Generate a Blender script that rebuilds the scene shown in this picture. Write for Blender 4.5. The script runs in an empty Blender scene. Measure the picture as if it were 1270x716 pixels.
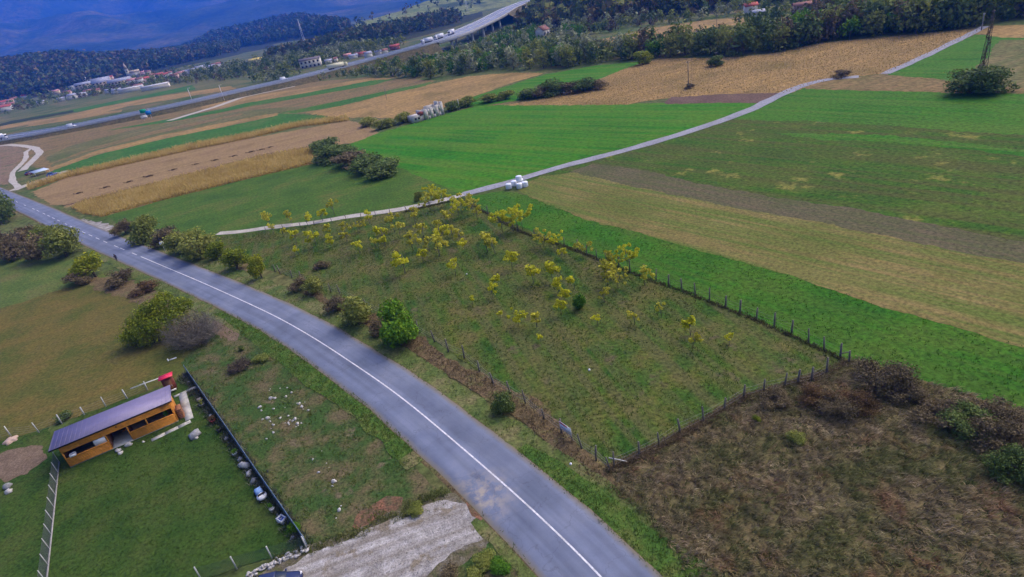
import bpy, math, random
import numpy as np
from mathutils import Vector, Matrix, Euler

R = random.Random(11)
rng = np.random.default_rng(11)
sc = bpy.context.scene
col = sc.collection

# ------------------------------------------------------------------ camera
H, F, CX, CY = 40.0, 740.0, 635.0, 358.0
_d = np.array([900 - CX, 1800 - CY, F]); _d = _d / np.linalg.norm(_d)
_f = np.array([0, 0, 1.0]) - _d * _d[2]; _f = _f / np.linalg.norm(_f)
_r = np.cross(_d, _f)
if _r[0] < 0: _r = -_r
W = np.stack([_r, _f, -_d])            # photograph direction -> world direction

def ray(x, y):
    return W @ np.array([x - CX, y - CY, F])

def G(x, y, z=0.0):
    "point of the plain at height z under a spot of the photograph"
    r = ray(x, y)
    t = (z - H) / r[2]
    return np.array([r[0] * t, r[1] * t, z])

def G2(p, z=0.0):
    return G(p[0], p[1], z)[:2]

def atD(x, y, D):
    "point in that direction at horizontal distance D"
    r = ray(x, y)
    t = D / math.hypot(r[0], r[1])
    return np.array([r[0] * t, r[1] * t, H + r[2] * t])

cam = bpy.data.cameras.new('camera')
cam.sensor_width = 36.0
cam.lens = 36.0 * F / 1270.0
cam.clip_start = 0.5
cam.clip_end = 60000
co = bpy.data.objects.new('camera', cam)
col.objects.link(co)
X = W @ np.array([1, 0, 0]); Y = W @ np.array([0, -1, 0]); Z = W @ np.array([0, 0, -1])
co.matrix_world = Matrix(((X[0], Y[0], Z[0], 0), (X[1], Y[1], Z[1], 0), (X[2], Y[2], Z[2], H), (0, 0, 0, 1)))
sc.camera = co

# ------------------------------------------------------------------ sky and sun (overcast late afternoon)
SUN = Vector((0.62, 0.42, 0.80)).normalized()
wd = bpy.data.worlds.new('World'); sc.world = wd; wd.use_nodes = True
wn = wd.node_tree.nodes; wl = wd.node_tree.links
sky = wn.new('ShaderNodeTexSky'); sky.sky_type = 'NISHITA'; sky.sun_disc = False
sky.sun_elevation = math.asin(SUN.z); sky.sun_rotation = math.atan2(SUN.x, SUN.y)
sky.air_density = 0.6; sky.dust_density = 7.0; sky.ozone_density = 0.3
wl.new(sky.outputs[0], wn['Background'].inputs[0])
wn['Background'].inputs[1].default_value = 0.15
sl = bpy.data.lights.new('sun', 'SUN'); sl.energy = 0.9; sl.angle = math.radians(60); sl.color = (1.0, 0.95, 0.88)
so = bpy.data.objects.new('sun', sl); col.objects.link(so)
so.rotation_euler = SUN.to_track_quat('Z', 'Y').to_euler()
sc.view_settings.view_transform = 'Standard'; sc.view_settings.look = 'None'
sc.view_settings.exposure = 1.15; sc.view_settings.gamma = 1.0
sc.view_settings.use_curve_mapping = False
sc.cycles.max_bounces = 6; sc.cycles.volume_bounces = 4; sc.cycles.transparent_max_bounces = 6
sc.cycles.use_denoising = True

# ------------------------------------------------------------------ materials
def _mat(name):
    m = bpy.data.materials.new(name); m.use_nodes = True
    nt = m.node_tree
    b = nt.nodes['Principled BSDF']
    b.inputs['Roughness'].default_value = 0.9
    b.inputs['Specular IOR Level'].default_value = 0.15
    return m, nt, b

def _ramp(nt, cols, lo=0.33, hi=0.67):
    r = nt.nodes.new('ShaderNodeValToRGB')
    e = r.color_ramp.elements
    n = len(cols)
    while len(e) < n: e.new(0.5)
    for i, c in enumerate(cols):
        e[i].position = lo + (hi - lo) * i / max(1, n - 1)
        e[i].color = (c[0], c[1], c[2], 1)
    return r

def _noise(nt, vec, scale, detail=5, rough=0.6):
    n = nt.nodes.new('ShaderNodeTexNoise')
    n.inputs['Scale'].default_value = scale
    n.inputs['Detail'].default_value = detail
    n.inputs['Roughness'].default_value = rough
    if vec is not None: nt.links.new(vec, n.inputs['Vector'])
    return n.outputs[0]

def _math(nt, op, a, b, c=None):
    m = nt.nodes.new('ShaderNodeMath'); m.operation = op
    for i, v in enumerate((a, b, c)):
        if v is None: continue
        if isinstance(v, (int, float)): m.inputs[i].default_value = v
        else: nt.links.new(v, m.inputs[i])
    return m.outputs[0]

def _mix(nt, fac, a, b, mode='MIX'):
    m = nt.nodes.new('ShaderNodeMix'); m.data_type = 'RGBA'; m.blend_type = mode
    for s, v in ((0, fac), (6, a), (7, b)):
        if isinstance(v, (int, float)): m.inputs[s].default_value = v
        elif isinstance(v, tuple): m.inputs[s].default_value = (v[0], v[1], v[2], 1)
        else: nt.links.new(v, m.inputs[s])
    return m.outputs[2]

def ground_mat(name, cols, patch=12.0, fine=0.35, amt=0.55, stripe=None, spots=None, bump=0.08, rough=0.95):
    """cols: base colours over broad patches; fine: size of the fine mottling in metres;
    stripe = (angle, period, colour, strength, sharp); spots = (colour, size, threshold)"""
    m, nt, b = _mat(name)
    pos = nt.nodes.new('ShaderNodeNewGeometry').outputs['Position']
    n1 = _noise(nt, pos, 1.0 / patch, 7, 0.62)
    c = _ramp(nt, cols, 0.36, 0.64); nt.links.new(n1, c.inputs[0]); c = c.outputs[0]
    if stripe:
        ang, per, scol, st = stripe[:4]
        mp = nt.nodes.new('ShaderNodeMapping'); mp.vector_type = 'POINT'
        mp.inputs['Rotation'].default_value = (0, 0, -ang)
        mp2 = nt.nodes.new('ShaderNodeMapping'); mp2.inputs['Scale'].default_value = (0.035 / per, 1.0 / per, 1.0)
        nt.links.new(pos, mp.inputs[0]); nt.links.new(mp.outputs[0], mp2.inputs[0])
        ns = _noise(nt, mp2.outputs[0], 1.0, 3, 0.55)
        fr = nt.nodes.new('ShaderNodeMapRange'); fr.inputs[1].default_value = 0.40; fr.inputs[2].default_value = 0.62
        fr.inputs[4].default_value = st
        nt.links.new(ns, fr.inputs[0])
        c = _mix(nt, fr.outputs[0], c, scol)
    if spots:
        sp = _noise(nt, pos, 1.0 / spots[1], 4, 0.6)
        fr = nt.nodes.new('ShaderNodeMapRange'); fr.inputs[1].default_value = spots[2]; fr.inputs[2].default_value = spots[2] + 0.08
        nt.links.new(sp, fr.inputs[0])
        c = _mix(nt, fr.outputs[0], c, spots[0])
    nf = _noise(nt, pos, 1.0 / fine, 6, 0.72)
    fr = nt.nodes.new('ShaderNodeMapRange'); fr.inputs[1].default_value = 0.28; fr.inputs[2].default_value = 0.72
    amt = min(0.85, amt * 1.45); fr.inputs[3].default_value = 1 - amt; fr.inputs[4].default_value = 1 + amt
    nt.links.new(nf, fr.inputs[0])
    v = nt.nodes.new('ShaderNodeVectorMath'); v.operation = 'SCALE'
    nt.links.new(c, v.inputs[0]); nt.links.new(fr.outputs[0], v.inputs['Scale'])
    nt.links.new(v.outputs[0], b.inputs['Base Color'])
    b.inputs['Roughness'].default_value = rough
    b.inputs['Specular IOR Level'].default_value = 0.08
    bp = nt.nodes.new('ShaderNodeBump'); bp.inputs['Strength'].default_value = 0.6; bp.inputs['Distance'].default_value = bump
    nt.links.new(nf, bp.inputs['Height']); nt.links.new(bp.outputs[0], b.inputs['Normal'])
    return m

def leaf_mat(name, cols, trans=0.25, clump=0.5, macro=None):
    m, nt, b = _mat(name)
    g = nt.nodes.new('ShaderNodeNewGeometry')
    oi = nt.nodes.new('ShaderNodeObjectInfo')
    n = _noise(nt, g.outputs['Position'], clump, 3, 0.6)
    a = _math(nt, 'MULTIPLY', g.outputs['Random Per Island'], 0.30)
    a = _math(nt, 'MULTIPLY_ADD', oi.outputs['Random'], 0.20, a)
    a = _math(nt, 'MULTIPLY_ADD', n, 0.88, a)
    c = _ramp(nt, cols, 0.34, 1.0); nt.links.new(a, c.inputs[0])
    c = c.outputs[0]
    for sc_, mc, th in (macro or ()):
        nn = _noise(nt, g.outputs['Position'], sc_, 4, 0.6)
        fr = nt.nodes.new('ShaderNodeMapRange'); fr.inputs[1].default_value = th; fr.inputs[2].default_value = th + 0.12; fr.inputs[4].default_value = 0.85
        nt.links.new(nn, fr.inputs[0])
        r2 = _ramp(nt, mc, 0.34, 1.0); nt.links.new(a, r2.inputs[0])
        c = _mix(nt, fr.outputs[0], c, r2.outputs[0])
    nt.links.new(c, b.inputs['Base Color'])
    b.inputs['Roughness'].default_value = 0.8
    b.inputs['Specular IOR Level'].default_value = 0.1
    tr = nt.nodes.new('ShaderNodeBsdfTranslucent'); nt.links.new(c, tr.inputs[0])
    ms = nt.nodes.new('ShaderNodeMixShader'); ms.inputs[0].default_value = trans
    nt.links.new(b.outputs[0], ms.inputs[1]); nt.links.new(tr.outputs[0], ms.inputs[2])
    nt.links.new(ms.outputs[0], nt.nodes['Material Output'].inputs[0])
    return m

def solid_mat(name, c, rough=0.6, var=0.18, scale=3.0, metal=0.0, spec=0.3, second=None, bump=0.0):
    m, nt, b = _mat(name)
    pos = nt.nodes.new('ShaderNodeNewGeometry').outputs['Position']
    n = _noise(nt, pos, scale, 5, 0.65)
    lo = tuple(x * (1 - var) for x in c); hi = second or tuple(min(1, x * (1 + var)) for x in c)
    r = _ramp(nt, [lo, c, hi], 0.33, 0.67); nt.links.new(n, r.inputs[0])
    nt.links.new(r.outputs[0], b.inputs['Base Color'])
    b.inputs['Roughness'].default_value = rough; b.inputs['Metallic'].default_value = metal
    b.inputs['Specular IOR Level'].default_value = spec
    if bump:
        bp = nt.nodes.new('ShaderNodeBump'); bp.inputs['Strength'].default_value = 0.5; bp.inputs['Distance'].default_value = bump
        nt.links.new(n, bp.inputs['Height']); nt.links.new(bp.outputs[0], b.inputs['Normal'])
    return m

# ------------------------------------------------------------------ mesh helpers
def mesh(name, V, Fs, mats, fm=None, smooth=False):
    me = bpy.data.meshes.new(name)
    V = np.asarray(V, dtype=np.float32).reshape(-1, 3)
    if isinstance(Fs, np.ndarray): Fs = [Fs]
    Fs = [np.asarray(f, dtype=np.int32) for f in Fs if len(f)]
    lt = np.concatenate([np.full(len(f), f.shape[1], np.int32) for f in Fs])
    li = np.concatenate([f.ravel() for f in Fs])
    ls = np.concatenate([[0], np.cumsum(lt)[:-1]]).astype(np.int32)
    me.vertices.add(len(V)); me.vertices.foreach_set('co', V.ravel())
    me.loops.add(len(li)); me.loops.foreach_set('vertex_index', li)
    me.polygons.add(len(lt)); me.polygons.foreach_set('loop_start', ls); me.polygons.foreach_set('loop_total', lt)
    if fm is not None: me.polygons.foreach_set('material_index', np.asarray(fm, np.int32))
    if smooth: me.polygons.foreach_set('use_smooth', np.ones(len(lt), bool))
    me.update(calc_edges=True); me.validate()
    for m in (mats if isinstance(mats, (list, tuple)) else [mats]): me.materials.append(m)
    return me

def link(name, data, parent=None, loc=None, rz=None, scale=None):
    o = bpy.data.objects.new(name, data)
    col.objects.link(o)
    if parent is not None: o.parent = parent
    if loc is not None: o.location = tuple(float(v) for v in loc)
    if rz is not None: o.rotation_euler = (0, 0, rz)
    if scale is not None: o.scale = scale if isinstance(scale, (tuple, list)) else (scale,) * 3
    return o

def tag(o, label=None, cat=None, group=None, kind=None):
    if label: o['label'] = label
    if cat: o['category'] = cat
    if group: o['group'] = group
    if kind: o['kind'] = kind
    return o

def thing(name, label, cat, loc, rz=0.0, group=None):
    return tag(link(name, None, None, loc, rz), label, cat, group)

class MB:
    "collects shapes, then links them as one mesh object"
    def __init__(s): s.V = []; s.F = {}; s.n = 0
    def add(s, V, Fc):
        V = np.asarray(V, float).reshape(-1, 3)
        for f in Fc: s.F.setdefault(len(f), []).append([i + s.n for i in f])
        s.V.append(V); s.n += len(V); return s
    def box(s, c, d, rz=0.0, ry=0.0, taper=1.0):
        hx, hy, hz = d[0] / 2, d[1] / 2, d[2] / 2
        P = np.array([[x * hx * (taper if z > 0 else 1), y * hy * (taper if z > 0 else 1), z * hz] for z in (-1, 1) for x, y in ((-1, -1), (1, -1), (1, 1), (-1, 1))], float)
        if ry: cs, sn = math.cos(ry), math.sin(ry); P = P @ np.array([[cs, 0, sn], [0, 1, 0], [-sn, 0, cs]]).T
        if rz: cs, sn = math.cos(rz), math.sin(rz); P = P @ np.array([[cs, -sn, 0], [sn, cs, 0], [0, 0, 1]]).T
        return s.add(P + np.asarray(c, float), [(3, 2, 1, 0), (4, 5, 6, 7), (0, 1, 5, 4), (1, 2, 6, 5), (2, 3, 7, 6), (3, 0, 4, 7)])
    def tube(s, pts, rad, n=6, cap=True):
        pts = np.asarray(pts, float)
        if isinstance(rad, (int, float)): rad = [rad] * len(pts)
        V = []
        for i, p in enumerate(pts):
            t = pts[min(i + 1, len(pts) - 1)] - pts[max(i - 1, 0)]
            t = t / (np.linalg.norm(t) + 1e-9)
            u = np.cross(t, [0, 0, 1.0]) if abs(t[2]) < 0.95 else np.cross(t, [1.0, 0, 0])
            u = u / np.linalg.norm(u); w = np.cross(t, u)
            for k in range(n):
                a = 2 * math.pi * k / n
                V.append(p + rad[i] * (math.cos(a) * u + math.sin(a) * w))
        Fc = []
        for i in range(len(pts) - 1):
            for k in range(n):
                a, b = i * n + k, i * n + (k + 1) % n
                Fc.append((a, b, b + n, a + n))
        if cap:
            Fc.append(tuple(range(n))[::-1]); Fc.append(tuple((len(pts) - 1) * n + k for k in range(n)))
        return s.add(V, Fc)
    def lathe(s, prof, n=16, c=(0, 0, 0)):
        V = [(c[0] + r * math.cos(2 * math.pi * k / n), c[1] + r * math.sin(2 * math.pi * k / n), c[2] + z) for r, z in prof for k in range(n)]
        Fc = [(i * n + k, i * n + (k + 1) % n, (i + 1) * n + (k + 1) % n, (i + 1) * n + k) for i in range(len(prof) - 1) for k in range(n)]
        Fc.append(tuple(range(n))[::-1]); Fc.append(tuple((len(prof) - 1) * n + k for k in range(n)))
        return s.add(V, Fc)
    def prism(s, poly, z0, z1):
        n = len(poly)
        V = [(p[0], p[1], z0) for p in poly] + [(p[0], p[1], z1) for p in poly]
        return s.add(V, [tuple(range(n))[::-1], tuple(range(n, 2 * n))] + [(i, (i + 1) % n, n + (i + 1) % n, n + i) for i in range(n)])
    def data(s, name, mats, smooth=False):
        return mesh(name, np.concatenate(s.V), [np.array(f) for f in s.F.values()], mats, None, smooth)
    def build(s, name, mats, parent=None, loc=None, rz=None, smooth=False):
        return link(name, s.data(name, mats, smooth), parent, loc, rz)

def vnoise(x, y, seed=0):
    "smooth value noise in the plane, about -1..1"
    x = np.asarray(x, float); y = np.asarray(y, float)
    xi = np.floor(x).astype(np.int64); yi = np.floor(y).astype(np.int64)
    u = x - xi; v = y - yi; u = u * u * (3 - 2 * u); v = v * v * (3 - 2 * v)
    def h(a, b):
        q = (a * 374761393 + b * 668265263 + seed * 1442695) & 0x7fffffff
        q = ((q ^ (q >> 13)) * 1274126177) & 0x7fffffff
        return ((q ^ (q >> 16)) & 0xffff) / 32767.5 - 1
    return (h(xi, yi) * (1 - u) + h(xi + 1, yi) * u) * (1 - v) + (h(xi, yi + 1) * (1 - u) + h(xi + 1, yi + 1) * u) * v

def fbm(x, y, oct=4, seed=0):
    s = 0; a = 1.0
    for i in range(oct):
        s = s + a * vnoise(np.asarray(x) * 2 ** i, np.asarray(y) * 2 ** i, seed + i); a *= 0.5
    return s

def inside(P, poly):
    P = np.asarray(P); x, y = P[:, 0], P[:, 1]; r = np.zeros(len(P), bool); n = len(poly)
    for i in range(n):
        x0, y0 = poly[i]; x1, y1 = poly[(i + 1) % n]
        if y0 == y1: continue
        c = ((y0 > y) != (y1 > y)) & (x < (x1 - x0) * (y - y0) / (y1 - y0) + x0)
        r ^= c
    return r

def wpoly(px, z=0.0): return np.array([G2(p, z) for p in px])

def rough_edge(poly, amp, seed):
    "adds points along a field's edge and lets it wander"
    out = []
    n = len(poly)
    for i in range(n):
        a, b = poly[i], poly[(i + 1) % n]
        L = np.linalg.norm(b - a)
        rngd = max(40.0, np.linalg.norm((a + b) / 2))
        st = max(0.35, rngd / 260.0)
        k = max(1, min(160, int(L / st)))
        for j in range(k):
            out.append(a + (b - a) * j / k)
    out = np.array(out)
    d = np.maximum(45.0, np.linalg.norm(out, axis=1)) / 60.0
    am = (amp * np.minimum(d, 6))[:, None]
    dx = fbm(out[:, 0] / 1.3, out[:, 1] / 1.3, 3, seed) + 0.8 * vnoise(out[:, 0] / 6, out[:, 1] / 6, seed + 9)
    dy = fbm(out[:, 0] / 1.3 + 50, out[:, 1] / 1.3, 3, seed) + 0.8 * vnoise(out[:, 0] / 6 + 50, out[:, 1] / 6, seed + 9)
    return out + am * np.stack([dx, dy], 1)

_fs = [0]
LAY = 0.012
def sheet(name, poly, layer, mat, amp=0.16):
    _fs[0] += 1
    P = rough_edge(np.asarray(poly, float), amp, _fs[0] * 17) if amp else np.asarray(poly, float)
    a = 0.5 * np.sum(P[:, 0] * np.roll(P[:, 1], -1) - np.roll(P[:, 0], -1) * P[:, 1])
    if a < 0: P = P[::-1]
    V = np.column_stack([P, np.full(len(P), layer * LAY + _fs[0] * 0.00012)])
    me = mesh(name, V, np.arange(len(P))[None, :], mat)
    return tag(link(name, me), kind='structure')

def field(name, px, layer, mat, amp=0.16): return sheet(name, wpoly(px), layer, mat, amp)

def ang(a, b):
    p, q = G2(a), G2(b); return math.atan2(q[1] - p[1], q[0] - p[0])

def resample(P, step):
    P = np.asarray(P, float)
    d = np.concatenate([[0], np.cumsum(np.linalg.norm(np.diff(P, axis=0), axis=1))])
    n = max(2, int(d[-1] / step)); s = np.linspace(0, d[-1], n)
    return np.stack([np.interp(s, d, P[:, k]) for k in range(P.shape[1])], 1)

def smooth(P, k, it=1):
    P = P.copy()
    for _ in range(it):
        for _ in range(k):
            P[1:-1] = 0.25 * P[:-2] + 0.5 * P[1:-1] + 0.25 * P[2:]
    return P

def normals2(P):
    t = np.gradient(P[:, :2], axis=0); t /= np.linalg.norm(t, axis=1)[:, None]
    return np.stack([-t[:, 1], t[:, 0]], 1)

def ribbon(mb, C, o0, o1, z):
    "flat strip between offsets o0 and o1 from a centre line"
    N = normals2(C); n = len(C)
    zz = C[:, 2] if C.shape[1] > 2 else 0.0
    A = np.column_stack([C[:, :2] + N * np.asarray(o0).reshape(-1, 1), np.zeros(n) + zz + z])
    B = np.column_stack([C[:, :2] + N * np.asarray(o1).reshape(-1, 1), np.zeros(n) + zz + z])
    V = np.empty((2 * n, 3)); V[0::2] = A; V[1::2] = B
    return mb.add(V, [(2 * i + 1, 2 * i, 2 * i + 2, 2 * i + 3) for i in range(n - 1)])

# ------------------------------------------------------------------ ground, fields
M = {}
BG = (0.035, 0.150, 0.012)       # bright field green
M['plain'] = ground_mat('plain', [(0.05, 0.085, 0.018), (0.085, 0.10, 0.03), (0.14, 0.11, 0.045)], 30, 1.5, 0.5)
mb = MB()
mb.add([(-16000, -400, 0), (16000, -400, 0), (16000, 16000, 0), (-16000, 16000, 0)], [(0, 1, 2, 3)])
tag(mb.build('ground', M['plain']), kind='structure')

a_left = ang((105, 250), (320, 195)); a_up = ang((625, 131), (776, 130)); a_right = ang((726, 271), (1104, 384))
a_tr = ang((1002, 151), (1270, 168))
TAN = (0.27, 0.175, 0.065)
M['tan_far'] = ground_mat('tan_far', [(0.1600, 0.1164, 0.0351), TAN, (0.3200, 0.2037, 0.0663)], 25, 1.6, 0.4, (a_left, 3.0, (0.1900, 0.1261, 0.0429), 0.6))
M['olive_far'] = ground_mat('olive_far', [(0.085, 0.10, 0.028), (0.13, 0.115, 0.042), (0.17, 0.135, 0.055)], 25, 1.5, 0.4, (a_left, 3.5, (0.08, 0.10, 0.028), 0.7))
M['green_far'] = ground_mat('green_far', [(0.030, 0.10, 0.016), (0.035, 0.12, 0.015), (0.075, 0.125, 0.022)], 25, 1.6, 0.4, (a_left, 3.0, (0.06, 0.12, 0.022), 0.5))
M['fallow_far'] = ground_mat('fallow_far', [(0.1500, 0.1067, 0.0429), (0.2000, 0.1310, 0.0546), (0.1200, 0.1067, 0.0351)], 22, 1.4, 0.4, (a_left, 2.6, (0.1200, 0.1018, 0.0351), 0.6))
M['stubble'] = ground_mat('stubble', [(0.1900, 0.1212, 0.0585), (0.2250, 0.1503, 0.0663), (0.1700, 0.1115, 0.0468)], 14, 0.9, 0.35, (a_left, 1.6, (0.2600, 0.1794, 0.0780), 0.75))
M['dark_soil'] = ground_mat('dark_soil', [(0.10, 0.062, 0.045), (0.13, 0.085, 0.06)], 6, 0.6, 0.45)
M['corn_soil'] = ground_mat('corn_soil', [(0.17, 0.125, 0.045), (0.24, 0.165, 0.055)], 8, 0.7, 0.45)
M['bright'] = ground_mat('bright', [(0.0201, 0.1180, 0.0052), (0.0272, 0.1420, 0.0052), (0.0517, 0.1500, 0.0073)], 22, 1.1, 0.35, (a_up, 3.2, (0.0753, 0.1450, 0.0126), 0.85))
M['bright_r'] = ground_mat('bright_r', [(0.0213, 0.0997, 0.0052), (0.0313, 0.1235, 0.0063), (0.0469, 0.1311, 0.0090)], 20, 0.8, 0.4, (a_tr, 2.6, (0.0657, 0.1283, 0.0147), 0.85))
M['mid_r'] = ground_mat('mid_r', [(0.0262, 0.0750, 0.0067), (0.0420, 0.0960, 0.0078), (0.0769, 0.1050, 0.0157)], 14, 0.7, 0.5, (a_right + 0.10, 2.2, (0.0655, 0.0750, 0.0168) , 0.95), ((0.1748, 0.1650, 0.0347), 8.0, 0.605))
M['greybrown'] = ground_mat('greybrown', [(0.075, 0.075, 0.030), (0.095, 0.082, 0.042), (0.11, 0.088, 0.048)], 10, 0.55, 0.4, (a_right, 1.3, (0.07, 0.09, 0.025), 0.5))
M['hay'] = ground_mat('hay', [(0.1000, 0.1018, 0.0234), (0.1550, 0.1261, 0.0390), (0.2000, 0.1503, 0.0546)], 14, 0.5, 0.4, (a_right + 0.05, 1.3, (0.0850, 0.1212, 0.0203), 0.9))
M['strip'] = ground_mat('strip', [(0.0215, 0.0900, 0.0062), (0.0344, 0.1152, 0.0073), (0.0574, 0.1188, 0.0112)], 9, 0.55, 0.5, (a_right, 1.8, (0.0574, 0.0945, 0.0134), 0.5))
M['olive'] = ground_mat('olive', [(0.0404, 0.0808, 0.0128), (0.0606, 0.1092, 0.0141), (0.0929, 0.1092, 0.0224)], 11, 0.6, 0.45, (a_left, 2.2, (0.0363, 0.0950, 0.0115), 0.5))
M['orchard'] = ground_mat('orchard', [(0.0223, 0.0647, 0.0083), (0.0446, 0.0882, 0.0112), (0.0725, 0.0921, 0.0150), (0.1042, 0.0941, 0.0270)], 5.5, 0.40, 0.55, (a_right - 0.3, 1.5, (0.0856, 0.0823, 0.0285), 0.75), ((0.0911, 0.0784, 0.0375), 4.0, 0.61))
M['verge'] = ground_mat('verge', [(0.055, 0.090, 0.020), (0.090, 0.112, 0.030), (0.145, 0.130, 0.055)], 3.5, 0.3, 0.5)
M['lush'] = ground_mat('lush', [(0.040, 0.090, 0.014), (0.060, 0.110, 0.018), (0.090, 0.110, 0.026)], 2.2, 0.25, 0.55)
M['bank'] = ground_mat('bank', [(0.0862, 0.0660, 0.0330), (0.1323, 0.0936, 0.0462), (0.1035, 0.1020, 0.0352)], 2.5, 0.3, 0.55)
M['rough'] = ground_mat('rough', [(0.0684, 0.0696, 0.0255), (0.1056, 0.0894, 0.0382), (0.1366, 0.1018, 0.0510)], 4, 0.35, 0.6)
M['meadow'] = ground_mat('meadow', [(0.0655, 0.0784, 0.0156), (0.1048, 0.0875, 0.0216), (0.1353, 0.0967, 0.0270)], 9, 0.45, 0.38, (ang((0, 480), (160, 430)), 2.0, (0.0742, 0.0829, 0.0168), 0.45), ((0.0436, 0.0784, 0.0120), 8.0, 0.66))
M['meadow_up'] = ground_mat('meadow_up', [(0.055, 0.095, 0.02), (0.085, 0.115, 0.026), (0.11, 0.11, 0.034)], 9, 0.5, 0.4)
M['lawn'] = ground_mat('lawn', [(0.0214, 0.0523, 0.0084), (0.0370, 0.0667, 0.0112), (0.0570, 0.0739, 0.0168)], 4.5, 0.3, 0.45, (ang((100, 620), (300, 540)), 1.6, (0.0392, 0.0766, 0.0112), 0.35), ((0.0712, 0.0739, 0.0224), 4.6, 0.68))
M['rubble'] = ground_mat('rubble', [(0.036, 0.074, 0.016), (0.0405, 0.0712, 0.0170), (0.0765, 0.0808, 0.0289), (0.1080, 0.0874, 0.0425)], 3.2, 0.28, 0.55, None, ((0.1350, 0.1092, 0.0638), 3.0, 0.63))
M['gravel'] = ground_mat('gravel', [(0.2208, 0.2040, 0.1782), (0.3036, 0.2883, 0.2640), (0.4002, 0.3808, 0.3498)], 1.6, 0.13, 0.4, (ang((360, 712), (575, 632)), 0.8, (0.1725, 0.1496, 0.1162), 0.75), ((0.1794, 0.1496, 0.1056), 2.2, 0.58), bump=0.05)
M['redsoil'] = ground_mat('redsoil', [(0.085, 0.075, 0.034), (0.12, 0.075, 0.042), (0.20, 0.095, 0.055)], 1.0, 0.2, 0.5)
M['baresoil'] = ground_mat('baresoil', [(0.12, 0.085, 0.055), (0.165, 0.12, 0.08)], 1.5, 0.2, 0.4)
M['forest_floor2'] = ground_mat('dark_hedge_ground', [(0.022, 0.034, 0.014), (0.04, 0.05, 0.02)], 20, 2.0, 0.5)
M['margin'] = ground_mat('drive_margin', [(0.07, 0.075, 0.03), (0.11, 0.095, 0.055), (0.16, 0.145, 0.115)], 1.2, 0.16, 0.5)
M['embank0'] = ground_mat('earth_bank', [(0.15, 0.10, 0.06), (0.19, 0.135, 0.08), (0.12, 0.105, 0.05)], 10, 1.2, 0.4)
M['dirt_track'] = ground_mat('dirt_track', [(0.34, 0.31, 0.26), (0.42, 0.39, 0.33)], 3, 0.3, 0.3)

# beyond and beside the motorway
field('field', [(-120, 175), (-20, 157), (60, 147), (130, 131), (200, 118), (285, 106), (320, 100), (250, 98), (160, 116), (60, 140), (-120, 165)], 1, M['olive_far'])
field('field', [(30, 147), (100, 134), (165, 121), (238, 106), (243, 111), (195, 119), (150, 128), (95, 139)], 2, M['green_far'])
field('field', [(-40, 163), (40, 150), (70, 146), (130, 132), (200, 119), (285, 107), (292, 110), (210, 124), (160, 132), (100, 146), (30, 156), (-40, 168)], 3, M['tan_far'])
field('field', [(45, 152), (152, 136), (150, 139), (90, 149), (30, 158)], 4, M['tan_far'])
field('field', [(-40, 200), (28, 174), (176, 146), (300, 118), (386, 102), (451, 96), (540, 100), (527, 106), (426, 131), (383, 140), (348, 142), (201, 171), (121, 189), (58, 210), (30, 205)], 1, M['fallow_far'])
field('field', [(250, 130), (300, 121), (375, 110), (461, 97), (488, 97), (461, 102), (375, 119), (300, 130), (250, 138)], 2, M['tan_far'])
field('field', [(126, 163), (209, 148), (277, 135), (300, 129), (388, 114), (461, 100), (491, 98), (461, 106), (375, 121), (300, 134), (277, 139), (209, 152)], 3, M['green_far'])
field('field', [(55, 196), (90, 180), (180, 158), (300, 138), (340, 134), (380, 132), (348, 141), (320, 146), (201, 169), (121, 188), (66, 207)], 2, M['olive_far'])
field('field', [(350, 140), (413, 127), (489, 111), (534, 102), (527, 107), (476, 118), (421, 132), (363, 141)], 4, M['green_far'])
field('field', [(378, 140), (426, 131), (527, 106), (580, 95), (640, 90), (674, 91), (620, 108), (570, 126), (550, 134), (522, 144), (489, 147), (451, 146), (413, 146)], 3, M['tan_far'])
field('field', [(560, 130), (600, 116), (676, 93), (741, 81), (791, 77), (803, 80), (776, 88), (728, 107), (650, 124), (592, 133)], 4, M['bright'])
field('field', [(58, 212), (121, 189), (201, 170), (320, 146), (348, 141), (400, 143), (410, 148), (363, 156), (300, 171), (240, 182), (159, 201), (83, 218), (66, 219)], 3, M['green_far'])
STUB = [(39, 239), (83, 220), (159, 203), (240, 185), (320, 170), (400, 156), (433, 150), (462, 159), (474, 170), (440, 177), (391, 184), (320, 197), (200, 228), (105, 252), (85, 257), (55, 251)]
field('field', [(58, 210), (121, 187), (201, 168), (320, 144), (345, 140), (346, 143), (320, 149), (201, 173), (121, 192), (60, 214)], 5, M['tan_far'])
field('field', [(-40, 160), (0, 154), (15, 150), (90, 137), (91, 139.5), (20, 152.5), (0, 157), (-40, 164)], 6, M['forest_floor2'])
field('earth_bank', [(-60, 182), (0, 176), (24, 180), (30, 190), (18, 210), (14, 229), (0, 229), (-60, 222)], 3, M['embank0'])
field('field', [(60, 205), (110, 184), (190, 163), (300, 140), (300, 143), (190, 167), (110, 188)], 4, M['fallow_far'])
field('stubble_field', STUB, 2, M['stubble'])
field('field', [(75, 256), (105, 248), (200, 224), (320, 193), (391, 180), (392, 184), (320, 198), (200, 230), (105, 254)], 3, M['dark_soil'])
CORN_A = [(89, 258), (105, 251), (200, 227), (320, 196), (391, 183), (388, 203), (300, 224), (200, 249), (128, 269), (105, 266)]
CORN_B = [(35, 231), (83, 216), (159, 199), (240, 180), (300, 169), (368, 154), (430, 146), (434, 150), (368, 158), (300, 174), (240, 186), (159, 204), (83, 221), (35, 236)]
field('corn_plot', CORN_A, 4, M['corn_soil'])
field('corn_plot', CORN_B, 4, M['corn_soil'])
field('field', [(128, 268), (200, 248), (300, 223), (388, 203), (440, 195), (436, 178), (471, 166), (580, 240), (500, 262), (300, 293), (262, 296), (150, 278)], 1, M['olive'])
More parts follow.
